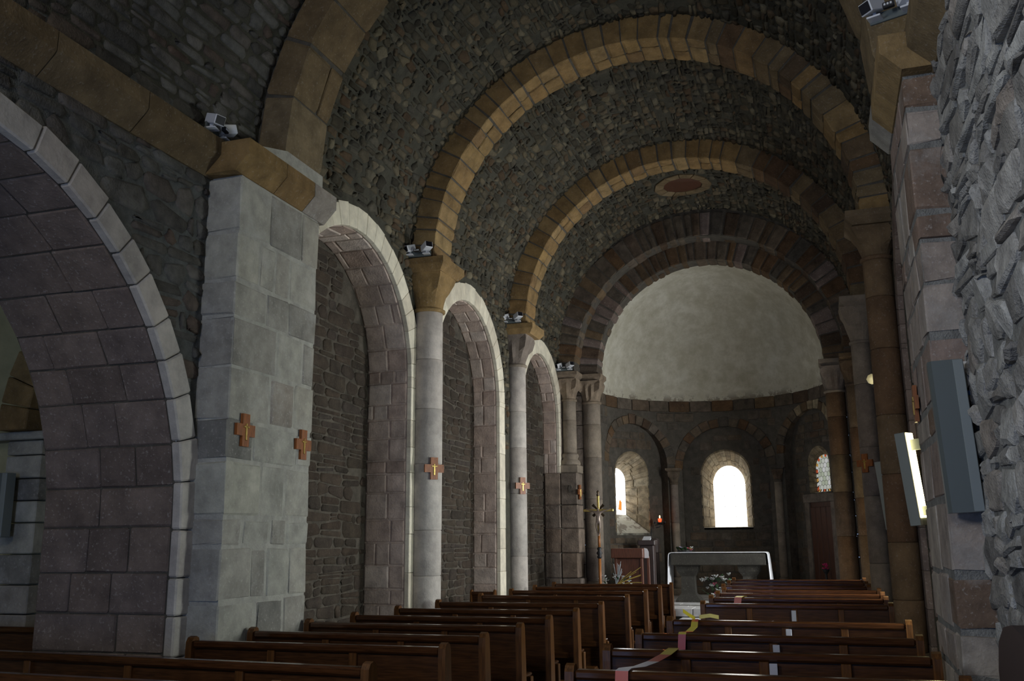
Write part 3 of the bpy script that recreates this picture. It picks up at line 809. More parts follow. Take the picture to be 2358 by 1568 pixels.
# wall above the choir arch closing the vault
V = []; F = []; n = 32
for k in range(n + 1):
    a = pi * k / n; V += [(-3.1 * cos(a), 18.85, ZT + 3.1 * sin(a)), (-3.6 * cos(a), 18.85, ZT + 3.7 * sin(a))]
F = [(2 * k, 2 * k + 2, 2 * k + 3, 2 * k + 1) for k in range(n)]
struct(mesh_obj('wall_far', V, F, MORT, None, .5), 'rubble wall over the choir arch')
# oculus in the choir vault
oc = thing('oculus', 'round dark opening with a stone rim in the choir vault', 'opening', (OCU[0], OCU[1], 8.3))
def vz(x): return ZC3 + sqrt(RV3 ** 2 - x * x)
for k in range(12):
    a0, a1 = 2 * pi * k / 12, 2 * pi * (k + 1) / 12
    V, F = pbox(lambda a, r, h: (OCU[0] + r * cos(a), OCU[1] + r * sin(a), vz(OCU[0] + r * cos(a)) - h), (a0 + .01, a1 - .01), (.37, .55), (-.05, .03), .01)
    mesh_obj('rim_stone', V, F, OCHD, oc)
b = MB()
V = [(OCU[0] + .38 * cos(2 * pi * k / 24), OCU[1] + .38 * sin(2 * pi * k / 24), vz(OCU[0] + .38 * cos(2 * pi * k / 24)) - .008) for k in range(24)]
mesh_obj('hole_shade', V, [tuple(range(24))], DOORW, oc, .05)  # dark disc on the closed vault, painted as the shade of the hole

# ------------------------------------------------------------------ engaged columns
def capital_mesh(c, r0, hw, z0, z1, n=24, m_=7, leaf=.02, carve=6):
    V = []; F = []
    for i in range(m_ + 1):
        t = i / m_; z = z0 + (z1 - z0) * t; e = t ** 1.4
        for k in range(n):
            a = 2 * pi * k / n; ca, sa = cos(a), sin(a)
            sq = 1 / max(abs(ca), abs(sa)); rad = r0 * (1 - e) + hw * (sq ** .85) * e
            rad += leaf * sin(pi * min(1, t * 1.15)) * (abs(cos(a * carve / 2)) - .4) * (1 if i not in (0, m_) else 0)
            if .5 < t < .95 and k % (n // 4) == n // 8: rad += leaf * 1.2
            V.append((c[0] + rad * ca, c[1] + rad * sa, z))
    for i in range(m_):
        for k in range(n): F.append((i * n + k, i * n + (k + 1) % n, (i + 1) * n + (k + 1) % n, (i + 1) * n + k))
    F += [tuple(range(n - 1, -1, -1)), tuple(range(m_ * n, (m_ + 1) * n))]
    return V, F
def column(label, x, y, r, z0, zcap0, zcap1, zimp, mat, cmat, imp, hw, leaf=.02, carve=6, dr=(.4, .75), base=True, imat=OCH):
    t = thing('column', label, 'column', (x, y, z0))
    zb = z0
    if base:
        b = MB(); b.box(x - r * 1.5, x + r * 1.5, y - r * 1.5, y + r * 1.5, z0, z0 + .16, .015); b.build('plinth', mat, t)
        V, F = lathe((x, y, z0 + .16), [(r * 1.42, 0), (r * 1.48, .04), (r * 1.40, .09), (r * 1.12, .12), (r * 1.12, .15), (r * 1.26, .18), (r * 1.24, .22), (r * 1.02, .25)], 20)
        mesh_obj('base', V, F, mat, t, None, True); zb = z0 + .41
    z = zb
    while z < zcap0 - .001:
        h = rng.uniform(*dr)
        if z + h > zcap0 - dr[0] * .6: h = zcap0 - z
        rr = r * rng.uniform(.985, 1.012)
        V, F = lathe((x, y, z), [(rr - .012, .0), (rr, .010), (rr, h - .010), (rr - .012, h)], 24)
        o = mesh_obj('drum', V, F, mat, t); o.data.polygons.foreach_set('use_smooth', [len(p.vertices) == 4 for p in o.data.polygons]); z += h
    V, F = lathe((x, y, zcap0 - .05), [(r, 0), (r * 1.16, .015), (r * 1.16, .045), (r, .06)], 24); mesh_obj('astragal', V, F, cmat, t, None, True)
    V, F = capital_mesh((x, y), r * .98, hw, zcap0, zcap1, leaf=leaf, carve=carve); mesh_obj('capital', V, F, cmat, t)
    x0, x1, y0, y1 = imp
    def ip(u, v, q): return (u, v, q)
    h = zimp - zcap1
    P = [(0, 0), (.10, h * .5), (.10, h)]
    V = [(x0 + .07, y0 + .07, zcap1), (x1 - .07, y0 + .07, zcap1), (x1 - .07, y1 - .07, zcap1), (x0 + .07, y1 - .07, zcap1)]
    for zz in (zcap1 + h * .5, zimp): V += [(x0, y0, zz), (x1, y0, zz), (x1, y1, zz), (x0, y1, zz)]
    F = [(3, 2, 1, 0), (8, 9, 10, 11)] + [(r_ * 4 + i, r_ * 4 + (i + 1) % 4, r_ * 4 + 4 + (i + 1) % 4, r_ * 4 + 4 + i) for r_ in (0, 1) for i in range(4)]
    mesh_obj('impost', V, F, imat, t)
    return t
column('pale engaged column on the left between the first two recesses', -2.95, 11.7, .195, 0, 4.80, 5.28, 5.46, SHAFT, OCH, (-3.28, -2.58, 11.30, 12.10), .30, .015, 4, (.55, 1.0))
column('pale engaged column on the left between the last two recesses', -3.02, 15.85, .168, 0, 4.76, 5.28, 5.46, SHAFT, SHAFTA, (-3.26, -2.60, 15.50, 16.25), .28, .045, 8, (.6, 1.1))
column('thick brown engaged column at the right below the large arch', 2.91, 11.7, .165, 0, 4.95, 5.30, 5.46, SHAFTB, SHAFTB, (2.58, 3.28, 11.30, 12.10), .28, .015, 4, (.5, .8), True, SHAFTB)
column('grey brown engaged column at the right below the middle arch', 2.84, 15.85, .155, 0, 4.76, 5.30, 5.46, SHAFTA, SHAFTA, (2.56, 3.26, 15.50, 16.25), .30, .03, 4, (.6, 1.1), True, SHAFTA)
# choir arch colonnettes
column('slim colonnette of the outer choir arch order on a block pedestal, left', -2.84, 18.86, .145, 3.02, 4.55, 4.97, 5.12, SHAFTA, CAPM, (-3.15, -2.60, 18.62, 19.14), .22, .04, 8, (.5, .8), True, CAPM)
column('tall colonnette of the inner choir arch order, left of the apse', -2.47, 19.30, .19, .445, 4.53, 4.97, 5.12, SHAFTA, CAPM, (-2.80, -2.20, 19.10, 19.64), .25, .045, 10, (.6, 1.0), True, CAPM)
column('slim brown colonnette of the outer choir arch order on the right', 2.80, 18.86, .15, .445, 4.55, 4.97, 5.12, SHAFTB, SHAFTB, (2.56, 3.12, 18.62, 19.14), .24, .04, 6, (.6, 1.0), True, SHAFTB)
column('tall dark colonnette of the inner choir arch order, right of the apse', 2.45, 19.30, .185, .445, 4.50, 4.97, 5.12, SHAFTB, SHAFTA, (2.18, 2.80, 19.10, 19.64), .25, .045, 10, (.6, 1.0), True, SHAFTA)
# pedestal of blocks below the left colonnette and the jambs behind the colonnettes
pd = thing('pedestal', 'stack of grey blocks with a small niche carrying the left colonnette', 'pedestal', (-2.85, 18.75, .445))
z = .445
i = 0
while z < 3.01:
    h = min(rng.uniform(.38, .55), 3.02 - z)
    if 3.02 - z - h < .2: h = 3.02 - z
    dx = .10 if z > 2.55 else 0
    x = -3.16
    for (xa, xb_) in ((-3.30, -2.98), (-2.97, -2.58 - rng.uniform(0, .06))):
        V, F = pbox(lambda u, v, q: (u + rng.uniform(-.006, .006), v + rng.uniform(-.008, .008), q), (xa, xb_), (18.52 + dx + rng.uniform(0, .03), 19.0), (z + .006, z + h - .006), .016); mesh_obj('block', V, F, GRY, pd)
    z += h; i += 1
P = [(-.035, 0), (.035, 0), (.035, .10), (.02, .135), (0, .145), (-.02, .135), (-.035, .10)]
V, F = extrude_poly(P, lambda a, c_, dd: (-2.76 + a, dd, 2.62 + c_), 18.51, 18.53); o = mesh_obj('niche', V, F, MORTD, pd, .5); fix_normals(o)
for sx in (-1, 1):
    side = 'left' if sx < 0 else 'right'
    jb = thing('choir_jamb', 'stepped stone jamb behind the colonnettes on the %s of the choir' % side, 'jamb', (sx * 3.0, 19.1, .445))
    for (xa, xb_, ya, yb) in ((2.98, 3.6, 18.72, 19.2), (2.64, 3.5, 19.16, 19.66)):
        z = .445
        while z < 5.1:
            h = min(rng.uniform(.3, .55), 5.11 - z)
            V, F = pbox(lambda u, v, q: (u, v, q), sorted((sx * xa, sx * xb_)), (ya, yb), (z + .004, z + h - .004), .012); mesh_obj('block', V, F, GRY if sx < 0 else APS, jb); z += h

# ------------------------------------------------------------------ apse
AY, AR, ADS = 19.66, 2.42, 4.82
def cyl(u, v, h):                 # u = arc length from the axis (positive to the right)
    a = u / AR
    return ((AR - h) * sin(a), AY + (AR - h) * cos(a), v)
NICHES = [(-54.0, .93, 3.35), (0.0, 1.0, 3.24), (54.0, .90, 3.52)]     # angle, half width (arc), springing
def niche_at(u, v, ring=0.0):
    for ang, hw, zs in NICHES:
        du = u - math.radians(ang) * AR
        if v < zs:
            if abs(du) < hw + ring: return True
        elif du * du + (v - zs) ** 2 < (hw + ring) ** 2: return True
    return False
us = [-AR * pi / 2, AR * pi / 2]
for ang, hw, zs in NICHES:
    c = math.radians(ang) * AR; us += [c - hw * cos(pi * k / 24) for k in range(25)]
us = sorted(u for u in us if abs(u) <= AR * pi / 2 + 1e-6)
V = []; F = []
for i in range(len(us) - 1):
    a, c_ = us[i], us[i + 1]; mid = (a + c_) / 2; zz = [.4, .4]
    for ang, hw, zs in NICHES:
        cc = math.radians(ang) * AR
        if abs(mid - cc) < hw: zz = [zs + sqrt(max(0, hw * hw - (q - cc) ** 2)) for q in (a, c_)]
    q = len(V); V += [cyl(a, zz[0], 0), cyl(c_, zz[1], 0), cyl(c_, ADS + .05, 0), cyl(a, ADS + .05, 0)]; F.append((q, q + 1, q + 2, q + 3))
apse = struct(mesh_obj('wall_far', V, F, MORTD, None, .5, True), 'curved stone wall of the apse with three blind arches')
ms = Masonry(apse, APS, 'stone', 'small_stones', 260)
for r_ in courses(-AR * 1.5, AR * 1.5, .445, 4.56, (.15, .26), (.18, .5), lambda u, v: not niche_at(u, v, .22)): ms.add(*block_mesh(r_, cyl, .014, -.03, .012))
ms.finish()
# arch rings of the niches
for ang, hw, zs in NICHES:
    cc = math.radians(ang) * AR; s = 0
    a = 0.0; nst = 15
    for k in range(nst):
        a0, a1 = pi * k / nst, pi * (k + 1) / nst
        V, F = pbox(lambda q, r, h: cyl(cc - r * cos(q), zs + r * sin(q), h), (a0 + .01, a1 - .01), (hw - .01, hw + rng.uniform(.17, .22)), (-.12, .02 + rng.uniform(0, .008)), .008)
        mesh_obj('voussoir', V, F, RED if k % 3 == 0 else APS if ang < 40 else EMB if 4 < k < 12 else APS, apse)
# cornice course under the dome
for k in range(15):
    a0, a1 = -pi / 2 + pi * k / 15, -pi / 2 + pi * (k + 1) / 15
    V, F = pbox(lambda u, v, h: cyl(u * AR, v, h), (a0 + .004, a1 - .004), (4.58, 4.83), (-.05, .045 + rng.uniform(0, .01)), .012); mesh_obj('cornice_block', V, F, RED if k % 2 else APS, apse)
# half dome
n, m_ = 40, 20; V = []; F = []
for i in range(m_ + 1):
    t = pi / 2 * i / m_
    for k in range(n + 1):
        a = -pi / 2 - .06 + (pi + .12) * k / n
        V.append((AR * .985 * cos(t) * sin(a), AY + AR * .985 * cos(t) * cos(a), ADS + 2.62 * sin(t)))
for i in range(m_):
    for k in range(n): F.append((i * (n + 1) + k, i * (n + 1) + k + 1, (i + 1) * (n + 1) + k + 1, (i + 1) * (n + 1) + k))
struct(mesh_obj('ceiling', V, F, PLA, None, .5, True), 'pale plastered half dome of the apse')

# niche backs, window openings and glazing
def niche_frame(ang, dist):
    a = math.radians(ang); t = Vector((cos(a), -sin(a), 0)); nrm = Vector((sin(a), cos(a), 0)); o = Vector((0, AY, 0)) + nrm * dist
    return lambda x, z, dd=0.0: tuple(o + t * x + nrm * dd + Vector((0, 0, z)))
def contour(hw, z0, zs, n=14):
    return [(-hw, z0), (-hw, zs)] + [(-hw * cos(pi * k / n), zs + hw * sin(pi * k / n)) for k in range(1, n)] + [(hw, zs), (hw, z0)]
def apse_window(idx, ang, hw, zs, win, dist, name, label, door=None):
    """win = (x offset, half width, sill, springing, splay factor x, sill drop, depth)"""
    fr = niche_frame(ang, dist); cc = math.radians(ang) * AR; nm = name
    # soffit of the niche between the cylinder and its flat back
    C1 = contour(hw, .4, zs, 20); whw = AR * sin(hw / AR) * 1.04
    V = [cyl(cc + x, z, 0) for x, z in C1] + [fr(x * whw / hw, z) for x, z in C1]; k = len(C1)
    F = [(i, i + 1, k + i + 1, k + i) for i in range(k - 1)]
    so = struct(mesh_obj('wall_far', V, F, APS, None, .3), 'soffit of the %s blind arch in the apse' % nm)
    ox, ww, z0, z1, sx_, drop, dep = win
    # back with an opening
    kp = lambda x, z: ((z < z1 and abs(x - ox) < ww) or (z >= z1 and (x - ox) ** 2 + (z - z1) ** 2 < ww * ww)) and z > z0
    top = zs + hw + .05
    xs = sorted([-whw, whw] + [ox - ww * cos(pi * q / 16) for q in range(17)])
    V = []; F = []
    def quad(xa, xb_, za0, zb0, za1, zb1):
        q = len(V); V.extend([fr(xa, za0), fr(xb_, zb0), fr(xb_, zb1), fr(xa, za1)]); F.append((q, q + 1, q + 2, q + 3))
    for i in range(len(xs) - 1):
        xa, xb_ = xs[i], xs[i + 1]; mid = (xa + xb_) / 2
        if abs(mid - ox) < ww:
            quad(xa, xb_, .4, .4, z0, z0)
            f_ = lambda x: z1 + sqrt(max(0, ww * ww - (x - ox) ** 2))
            quad(xa, xb_, f_(xa), f_(xb_), top, top)
        else: quad(xa, xb_, .4, .4, top, top)
    bk = struct(mesh_obj('wall_far', V, F, MORTD, None, .5), 'stone back of the %s blind arch in the apse' % nm)
    mm = Masonry(bk, APS, 'stone', 'small_stones', 120)
    def kk(x, z):
        if not ((z < zs and abs(x) < whw * .985) or (z >= zs and x * x + (z - zs) ** 2 < (whw * .985) ** 2)): return False
        if z > z0 - .02:
            if z < z1 and abs(x - ox) < ww + .03: return False
            if z >= z1 and (x - ox) ** 2 + (z - z1) ** 2 < (ww + .03) ** 2: return False
        if door and abs(x - door[0]) < door[1] and z < door[2]: return False
        return True
    sfn = lambda u, v, h: fr(u, v, -h)
    for r_ in courses(-whw, whw, .445, zs + hw, (.14, .24), (.14, .42), kk, .012, .012): mm.add(*block_mesh(r_, sfn, .012, -.03, .01))
    mm.finish()
    # embrasure: stones following the contour from the wall face to the glass
    wo = thing(*('x', 'x', 'x')) if False else None
    C = contour(ww, z0, z1, 14)
    G = [(ox + x * sx_, z0 + drop + (z - z0) * ((z1 + ww * sx_ - z0 - drop - .12) / (z1 + ww - z0))) for x, z in C]
    C = [(ox + x, z) for x, z in C]
    k = len(C)
    V = [fr(x, z) for x, z in C] + [fr(x, z, dep + .05) for x, z in G]
    F = [(i, (i + 1) % k, k + (i + 1) % k, k + i) for i in range(k)]
    we = struct(mesh_obj('window_%d' % idx, V, F, EMB, None, .35), label)
    # reveal stones: jambs cut into courses, the head into wedges
    def lerp(i, s, t, h):
        x = C[i][0] + (C[i + 1][0] - C[i][0]) * s; z = C[i][1] + (C[i + 1][1] - C[i][1]) * s
        xg = G[i][0] + (G[i + 1][0] - G[i][0]) * s; zg = G[i][1] + (G[i + 1][1] - G[i][1]) * s
        X, Z = x + (xg - x) * t, z + (zg - z) * t
        ic = ox; dx, dz = ic - X, (z1 - Z) if Z > z1 else 0
        l = sqrt(dx * dx + dz * dz) + 1e-6
        return fr(X + dx / l * h, Z + dz / l * h, dep * t)
    segs = [(0, 5), (k - 2, 5)]
    for i in range(k - 1):
        if i in (0, k - 2): parts = [(q / 5, (q + 1) / 5) for q in range(5)]
        elif i % 2 == 1 and i < k - 2: parts = [(0, 1)]
        else: parts = [(0, 1)]
        for s0, s1 in parts:
            tt = rng.uniform(.45, .7)
            for t0, t1 in ((-.005, tt - .01), (tt + .01, .97)):
                V, F = pbox(lambda s, t, h: lerp(i, s, t, h), (s0 + .02, s1 - .02), (t0, t1), (-.03, .012), .01)
                mesh_obj('reveal_stone', V, F, EMB, we)
    sl = [fr(C[0][0], z0), fr(C[-1][0], z0), fr(G[-1][0], G[-1][1], dep), fr(G[0][0], G[0][1], dep)]
    sl2 = [(p[0], p[1], p[2] - .04) for p in sl]
    mesh_obj('sill', [(p[0], p[1], p[2] + .006) for p in sl] + sl2, [(0, 1, 2, 3), (0, 4, 5, 1), (1, 5, 6, 2), (2, 6, 7, 3), (3, 7, 4, 0)], PLA, we, .5)
    return we, fr, G, dep, bk
def clip_poly(P, inside_edges):
    for (ax, az, bx_, bz_) in inside_edges:
        out = []
        for i in range(len(P)):
            p, q = P[i], P[(i + 1) % len(P)]
            sp = (bx_ - ax) * (p[1] - az) - (bz_ - az) * (p[0] - ax); sq = (bx_ - ax) * (q[1] - az) - (bz_ - az) * (q[0] - ax)
            if sp >= 0: out.append(p)
            if (sp >= 0) != (sq >= 0):
                t = sp / (sp - sq); out.append((p[0] + (q[0] - p[0]) * t, p[1] + (q[1] - p[1]) * t))
        P = out
        if len(P) < 3: return []
    return P
def edges_of(G):          # convex contour, counter-clockwise
    P = list(G)[::-1]
    return [(*P[i], *P[(i + 1) % len(P)]) for i in range(len(P))]
def grid_panes(we, fr, G, dep, nx, nz, mat):
    x0, x1 = min(p[0] for p in G), max(p[0] for p in G); z0, z1 = min(p[1] for p in G), max(p[1] for p in G); E = edges_of(G)
    for i in range(nx):
        for j in range(nz):
            xa, xb_ = x0 + (x1 - x0) * i / nx + .004, x0 + (x1 - x0) * (i + 1) / nx - .004; za, zb = z0 + (z1 - z0) * j / nz + .004, z0 + (z1 - z0) * (j + 1) / nz - .004
            P = clip_poly([(xa, za), (xb_, za), (xb_, zb), (xa, zb)], E)
            if len(P) > 2: mesh_obj('pane', [fr(x, z, dep) for x, z in P], [tuple(range(len(P)))], mat, we, .5)
    mesh_obj('lead_came', [fr(x, z, dep + .02) for x, z in G], [tuple(range(len(G)))], LEAD, we, .5)
we, fr, G, dep, _ = apse_window(7, 0.0, 1.0, 3.24, (-.02, .55, 1.93, 3.13, .68, .02, .70), AR + .10, 'middle', 'bright round headed window on the axis of the apse')
grid_panes(we, fr, G, dep, 3, 6, G_MID)
we, fr, G, dep, _ = apse_window(8, -54.0, .93, 3.35, (0.0, .50, 1.82, 3.12, .60, .42, .55), AR + .06, 'left', 'narrow bright window with a steep pale sill at the left of the apse')
grid_panes(we, fr, G, dep, 2, 7, G_LEFT)
V, F = [fr(.05, 2.36, dep - .01), fr(.16, 2.33, dep - .01), fr(.17, 2.52, dep - .01), fr(.10, 2.60, dep - .01)], [(0, 1, 2, 3)]
mesh_obj('coloured_pane', V, F, G_SPOT, we, .5)
DOOR = (.05, .45, 2.42)
we, fr, G, dep, bk = apse_window(9, 54.0, .90, 3.52, (.05, .36, 2.62, 3.22, .92, .02, .16), AR + .06, 'right', 'leaded geometric window above the sacristy door in the apse', DOOR)
# leaded glass: hexagon field inside a zigzag border
E = edges_of(G); x0, x1 = min(p[0] for p in G), max(p[0] for p in G); z0, z1 = min(p[1] for p in G), max(p[1] for p in G)
mesh_obj('lead_came', [fr(x, z, dep + .012) for x, z in G], [tuple(range(len(G)))], LEAD, we, .5)
G2 = [((x - .05) * .80 + .05, z0 + (z1 - z0) * .5 + (z - z0 - (z1 - z0) * .5) * .86) for x, z in G]; E2 = edges_of(G2)
hs = .062; row = 0; z = z0
while z < z1 + hs:
    x = x0 + (hs * .87 if row % 2 else 0)
    while x < x1 + hs:
        P = clip_poly([(x + hs * .93 * cos(pi / 6 + pi / 3 * k), z + hs * .93 * sin(pi / 6 + pi / 3 * k)) for k in range(6)], E2)
        if len(P) > 2: mesh_obj('pane', [fr(a, c_, dep) for a, c_ in P], [tuple(range(len(P)))], rng.choice(G_LEAD[:3] if rng.random() > .05 else G_LEAD[3:]), we, .5)
        x += hs * 1.74
    z += hs * 1.5; row += 1
k = len(G); per = []
for i in range(k):
    p, q = G[i], G[(i + 1) % k]; L = sqrt((p[0] - q[0]) ** 2 + (p[1] - q[1]) ** 2); m_ = max(1, round(L / .09))
    for j in range(m_): per.append((i, j / m_, (j + 1) / m_))
for c_, (i, s0, s1) in enumerate(per):
    f2 = lambda A, s: (A[i][0] + (A[(i + 1) % k][0] - A[i][0]) * s, A[i][1] + (A[(i + 1) % k][1] - A[i][1]) * s)
    a, b2, c2, d2 = f2(G, s0 + .03), f2(G, s1 - .03), f2(G2, s1 - .03), f2(G2, s0 + .03)
    mesh_obj('border_pane', [fr(*a, dep), fr(*b2, dep), fr(*c2, dep), fr(*d2, dep)], [(0, 1, 2, 3)], (G_RED, G_LEAD[2], G_AMB, G_LEAD[0])[c_ % 4], we, .5)
# sacristy door
dr = struct(mesh_obj('door_2', *pbox(lambda u, v, q: fr(u, q, v), (DOOR[0] - DOOR[1], DOOR[0] + DOOR[1]), (-.02, .05), (.445, DOOR[2]), 0), DOORW, None, .4), 'dark brown plank door of the sacristy')
for i in range(4):
    x0_ = DOOR[0] - .36 + i * .18
    V, F = pbox(lambda u, v, q: fr(u, q, v), (x0_ + .005, x0_ + .175), (-.045, -.015), (.45, DOOR[2] - .1), .008); mesh_obj('plank', V, F, DOORW, dr)
for (xa, xb_, za, zb) in ((DOOR[0] - .52, DOOR[0] - .37, .445, 2.42), (DOOR[0] + .37, DOOR[0] + .52, .445, 2.42), (DOOR[0] - .56, DOOR[0] + .56, 2.42, 2.60)):
    V, F = pbox(lambda u, v, q: fr(u, q, v), (xa, xb_), (-.07, .05), (za, zb), .012); mesh_obj('door_frame', V, F, GRY, dr)
# colonnettes between the niches
for ang, lb in ((-29.0, 'left'), (29.0, 'right')):
    a = math.radians(ang); px, py = (AR - .05) * sin(a), AY + (AR - .05) * cos(a)
    column('small dark apse colonnette %s of the middle window' % lb, px, py, .085, .445, 2.95, 3.18, 3.27, SHAFTA, APS, (px - .17, px + .17, py - .17, py + .12), .13, .02, 6, (.8, 1.2), True, APS)

# ------------------------------------------------------------------ pews
ORD = ['front', 'second', 'third', 'fourth', 'fifth', 'sixth', 'seventh', 'eighth', 'ninth', 'tenth', 'eleventh', 'twelfth', 'thirteenth']
def make_pew(W, H, label, group, loc, nst=2):
    t = thing('pew', label, 'pew', (0, 0, 0), group)
    hw = W / 2
    # shaped end panels
    prof = [(-.05, 0), (.14, 0), (.125, .12), (.09, .30), (.075, .60), (.055, H - .07), (.052, H - .02), (.035, H + .018), (.005, H + .032), (-.03, H + .022), (-.052, H - .01), (-.055, H - .08), (-.05, .45)]
    for sx in (-1, 1):
        V, F = extrude_poly(prof, lambda a, c, d: (d, a, c), sx * hw, sx * (hw - .055)); o = mesh_obj('end_panel', V, F, WOODE, t, .5, False, False); fix_normals(o)
    b = MB(); b.box(-hw + .055, hw - .055, -.045, .04, H - .055, H, .014); b.build('top_rail', RAIL, t, False, False)
    b = MB(); b.box(-hw + .055, hw - .055, -.03, .025, .40, .47, .008); b.build('lower_rail', WOOD, t, False, False)
    xs = [-hw + .055 + (W - .11) * k / (nst + 1) for k in range(nst + 2)]
    for k in range(nst + 1):
        b = MB(); b.box(xs[k] + (.03 if k else 0), xs[k + 1] - (.03 if k < nst else 0), -.008, .015, .47, H - .055); b.build('back_panel', WOOD, t, False, False)
    for k in range(1, nst + 1):
        b = MB(); b.box(xs[k] - .032, xs[k] + .032, -.03, .022, .47, H - .055, .005); b.build('stile', WOODE, t, False, False)
    b = MB(); b.box(-hw + .055, hw - .055, .02, .43, .43, .46, .008); b.build('seat', RAIL, t, False, False)
    for sx in (-1, 1):
        b = MB(); b.box(sx * (hw - .06) - .025, sx * (hw - .06) + .025, .34, .41, 0, .43, .006); b.build('front_leg', WOODE, t, False, False)
    b = MB(); b.box(-hw + .055, hw - .055, .02, .045, .06, .43, .0); b.build('apron', WOOD, t, False, False)
    b = MB(); b.box(-hw + .055, hw - .055, -.29, -.15, .17, .20, .006); b.build('kneeler', WOODE, t, False, False)
    for sx in (-1, 1):
        b = MB(); b.box(sx * (hw - .09) - .02, sx * (hw - .09) + .02, -.27, -.04, .0, .17, .004); b.build('kneeler_bracket', WOODE, t, False, False)
    t.location = loc
    return t
LY = [16.92, 15.72, 14.45, 13.05, 11.48, 10.27, 9.2, 8.27, 7.33, 6.50, 5.46, 4.55]
p0 = make_pew(2.18, .90, 'x', 'pews left of the aisle', (0, 0, 0)); LEFT = []
for i, y in enumerate(LY):
    lb = 'dark wooden pew left of the aisle, %s row counted from the altar' % ORD[i]
    if i == 10:
        o = make_pew(3.70, .90, lb, 'pews left of the aisle', (-2.40, y, 0), 3); o.rotation_euler = (0, 0, -.055)
    elif i == 0: o = p0; o['label'] = lb; o.location = (-1.62, y, 0)
    else:
        o = dup(p0, lb, (-1.62, y, 0), 0)
        if i == 11: o.location = (-1.75, y, 0); o.rotation_euler = (0, 0, -.04)
    LEFT.append(o)
RY = [16.95, 16.1, 15.2, 14.35, 13.45, 12.68, 11.80, 9.28, 7.88, 6.70, 5.58, 4.6]
q0 = make_pew(2.16, .90, 'x', 'pews right of the aisle', (0, 0, 0), 3); RIGHT = []
for i, y in enumerate(RY):
    lb = 'brown wooden pew right of the aisle, %s row counted from the altar' % ORD[i]
    X = 1.61 + (.03 if 6.5 < y < 8.5 else .06) - (.10 if i < 3 else 0)
    zs_ = [.985, .97, .955, .94, .935, .92, .90][i] / .90 if i < 7 else 1.0
    if i == 0: o = q0; o['label'] = lb; o.location = (X, y, 0); o.scale = (1, 1, zs_)
    else: o = dup(q0, lb, (X, y, 0), 0, None, (1, 1, zs_))
    if y > 16: o.location = (X, y, .0)
    RIGHT.append(o)
# pale strips on the backs of some pews
for i, X, z0_, z1_ in ((6, 1.66, .62, .83), (7, 1.70, .66, .835), (8, 1.66, .66, .835), (9, 1.70, .56, .835)):
    y = RY[i]
    b = MB(); b.box(X - .026, X + .026, y - .042, y - .031, z0_, z1_, .003)
    o = b.build('pale_strip', PALE)
    tag(o, 'pale strip fixed upright to the back of the right pew, %s row from the altar' % ORD[i], 'strip', 'pale strips on pew backs')
# side pew inside the middle recess on the left
sp = make_pew(.95, .90, 'short dark pew tucked inside the middle left recess', 'side pews', (-3.02, 13.4, 0), 1)
sp.location = (-2.99, 14.0, 0); sp.scale = (.42, 1, 1)
# chapel bench
cb = make_pew(1.5, .92, 'dim wooden bench inside the side chapel at the far left', 'chapel benches', (-5.3, 7.0, 0), 1)

# leaflets on the left seats
for k, (i, x, rz) in enumerate(((8, -1.28, .3), (7, -.80, -.2), (5, -.78, .15), (3, -.80, -.1), (2, -.72, .25), (9, -1.9, .1))):
    y = LY[i] + .25
    V, F = pbox(lambda u, v, q: (x + u * cos(rz) - v * sin(rz), y + u * sin(rz) + v * cos(rz), q), (-.075, .075), (-.105, .105), (.4605, .4655), 0)
    o = mesh_obj('leaflet', V, F, PAPER, None, .5); tag(o, 'white leaflet lying on the left pew seat, %s row from the altar' % ORD[i], 'paper', 'leaflets on the pews')

# red and yellow barrier tape draped over the right pews
def ribbon(name, pts, wdir, w, mats, label):
    t = thing(name, label, 'tape', pts[0], 'barrier tape strips on the right pews')
    wd = Vector(wdir).normalized() * w / 2
    for i in range(len(pts) - 1):
        p, q = Vector(pts[i]), Vector(pts[i + 1]); nn = (q - p).cross(wd).normalized() * .0012
        V = [tuple(c) for c in (p - wd - nn, p + wd - nn, q + wd - nn, q - wd - nn, p - wd + nn, p + wd + nn, q + wd + nn, q - wd + nn)]
        mesh_obj('band', V, [(3, 2, 1, 0), (4, 5, 6, 7), (0, 1, 5, 4), (1, 2, 6, 5), (2, 3, 7, 6), (3, 0, 4, 7)], mats[i % len(mats)], t, .5)
    return t
H_ = .906
ribbon('barrier_tape', [(.93, 5.49, .78), (.93, 5.525, .905), (.93, 5.62, .908), (.96, 5.9, .885), (.99, 6.2, .88), (1.02, 6.5, .89), (1.04, 6.66, .907), (1.04, 6.75, .907)], (1, 0, 0), .075, [REDT, PALE, PALE, PALE, REDT, YEL, YEL], 'red and yellow barrier tape stretched between the two nearest right pews')
ribbon('barrier_tape', [(.93, 7.80, .72), (.94, 7.828, .90), (.93, 7.93, .908), (.93, 8.3, .88), (.92, 8.7, .885), (.88, 9.05, .90), (.86, 9.25, .908)], (1, 0, 0), .06, [REDT, YEL, REDT, YEL, YEL, REDT], 'red and yellow barrier tape hanging over the third visible right pew')
ribbon('barrier_tape', [(.86, 9.24, .915), (.80, 9.235, .95), (.75, 9.23, .985)], (0, .3, 1), .035, [YEL], 'twisted yellow tape end knotted to the right pew rail')
ribbon('barrier_tape', [(.90, 9.235, .93), (1.0, 9.235, .945), (1.08, 9.235, .93)], (0, .2, 1), .035, [YEL], 'flat yellow tape end lying along the right pew rail')
ribbon('barrier_tape', [(.95, 12.62, .85), (.96, 12.636, .925), (.98, 12.74, .935), (1.0, 12.95, .92)], (1, 0, 0), .09, [REDT, YEL, YEL], 'red and yellow tape folded over a distant right pew')

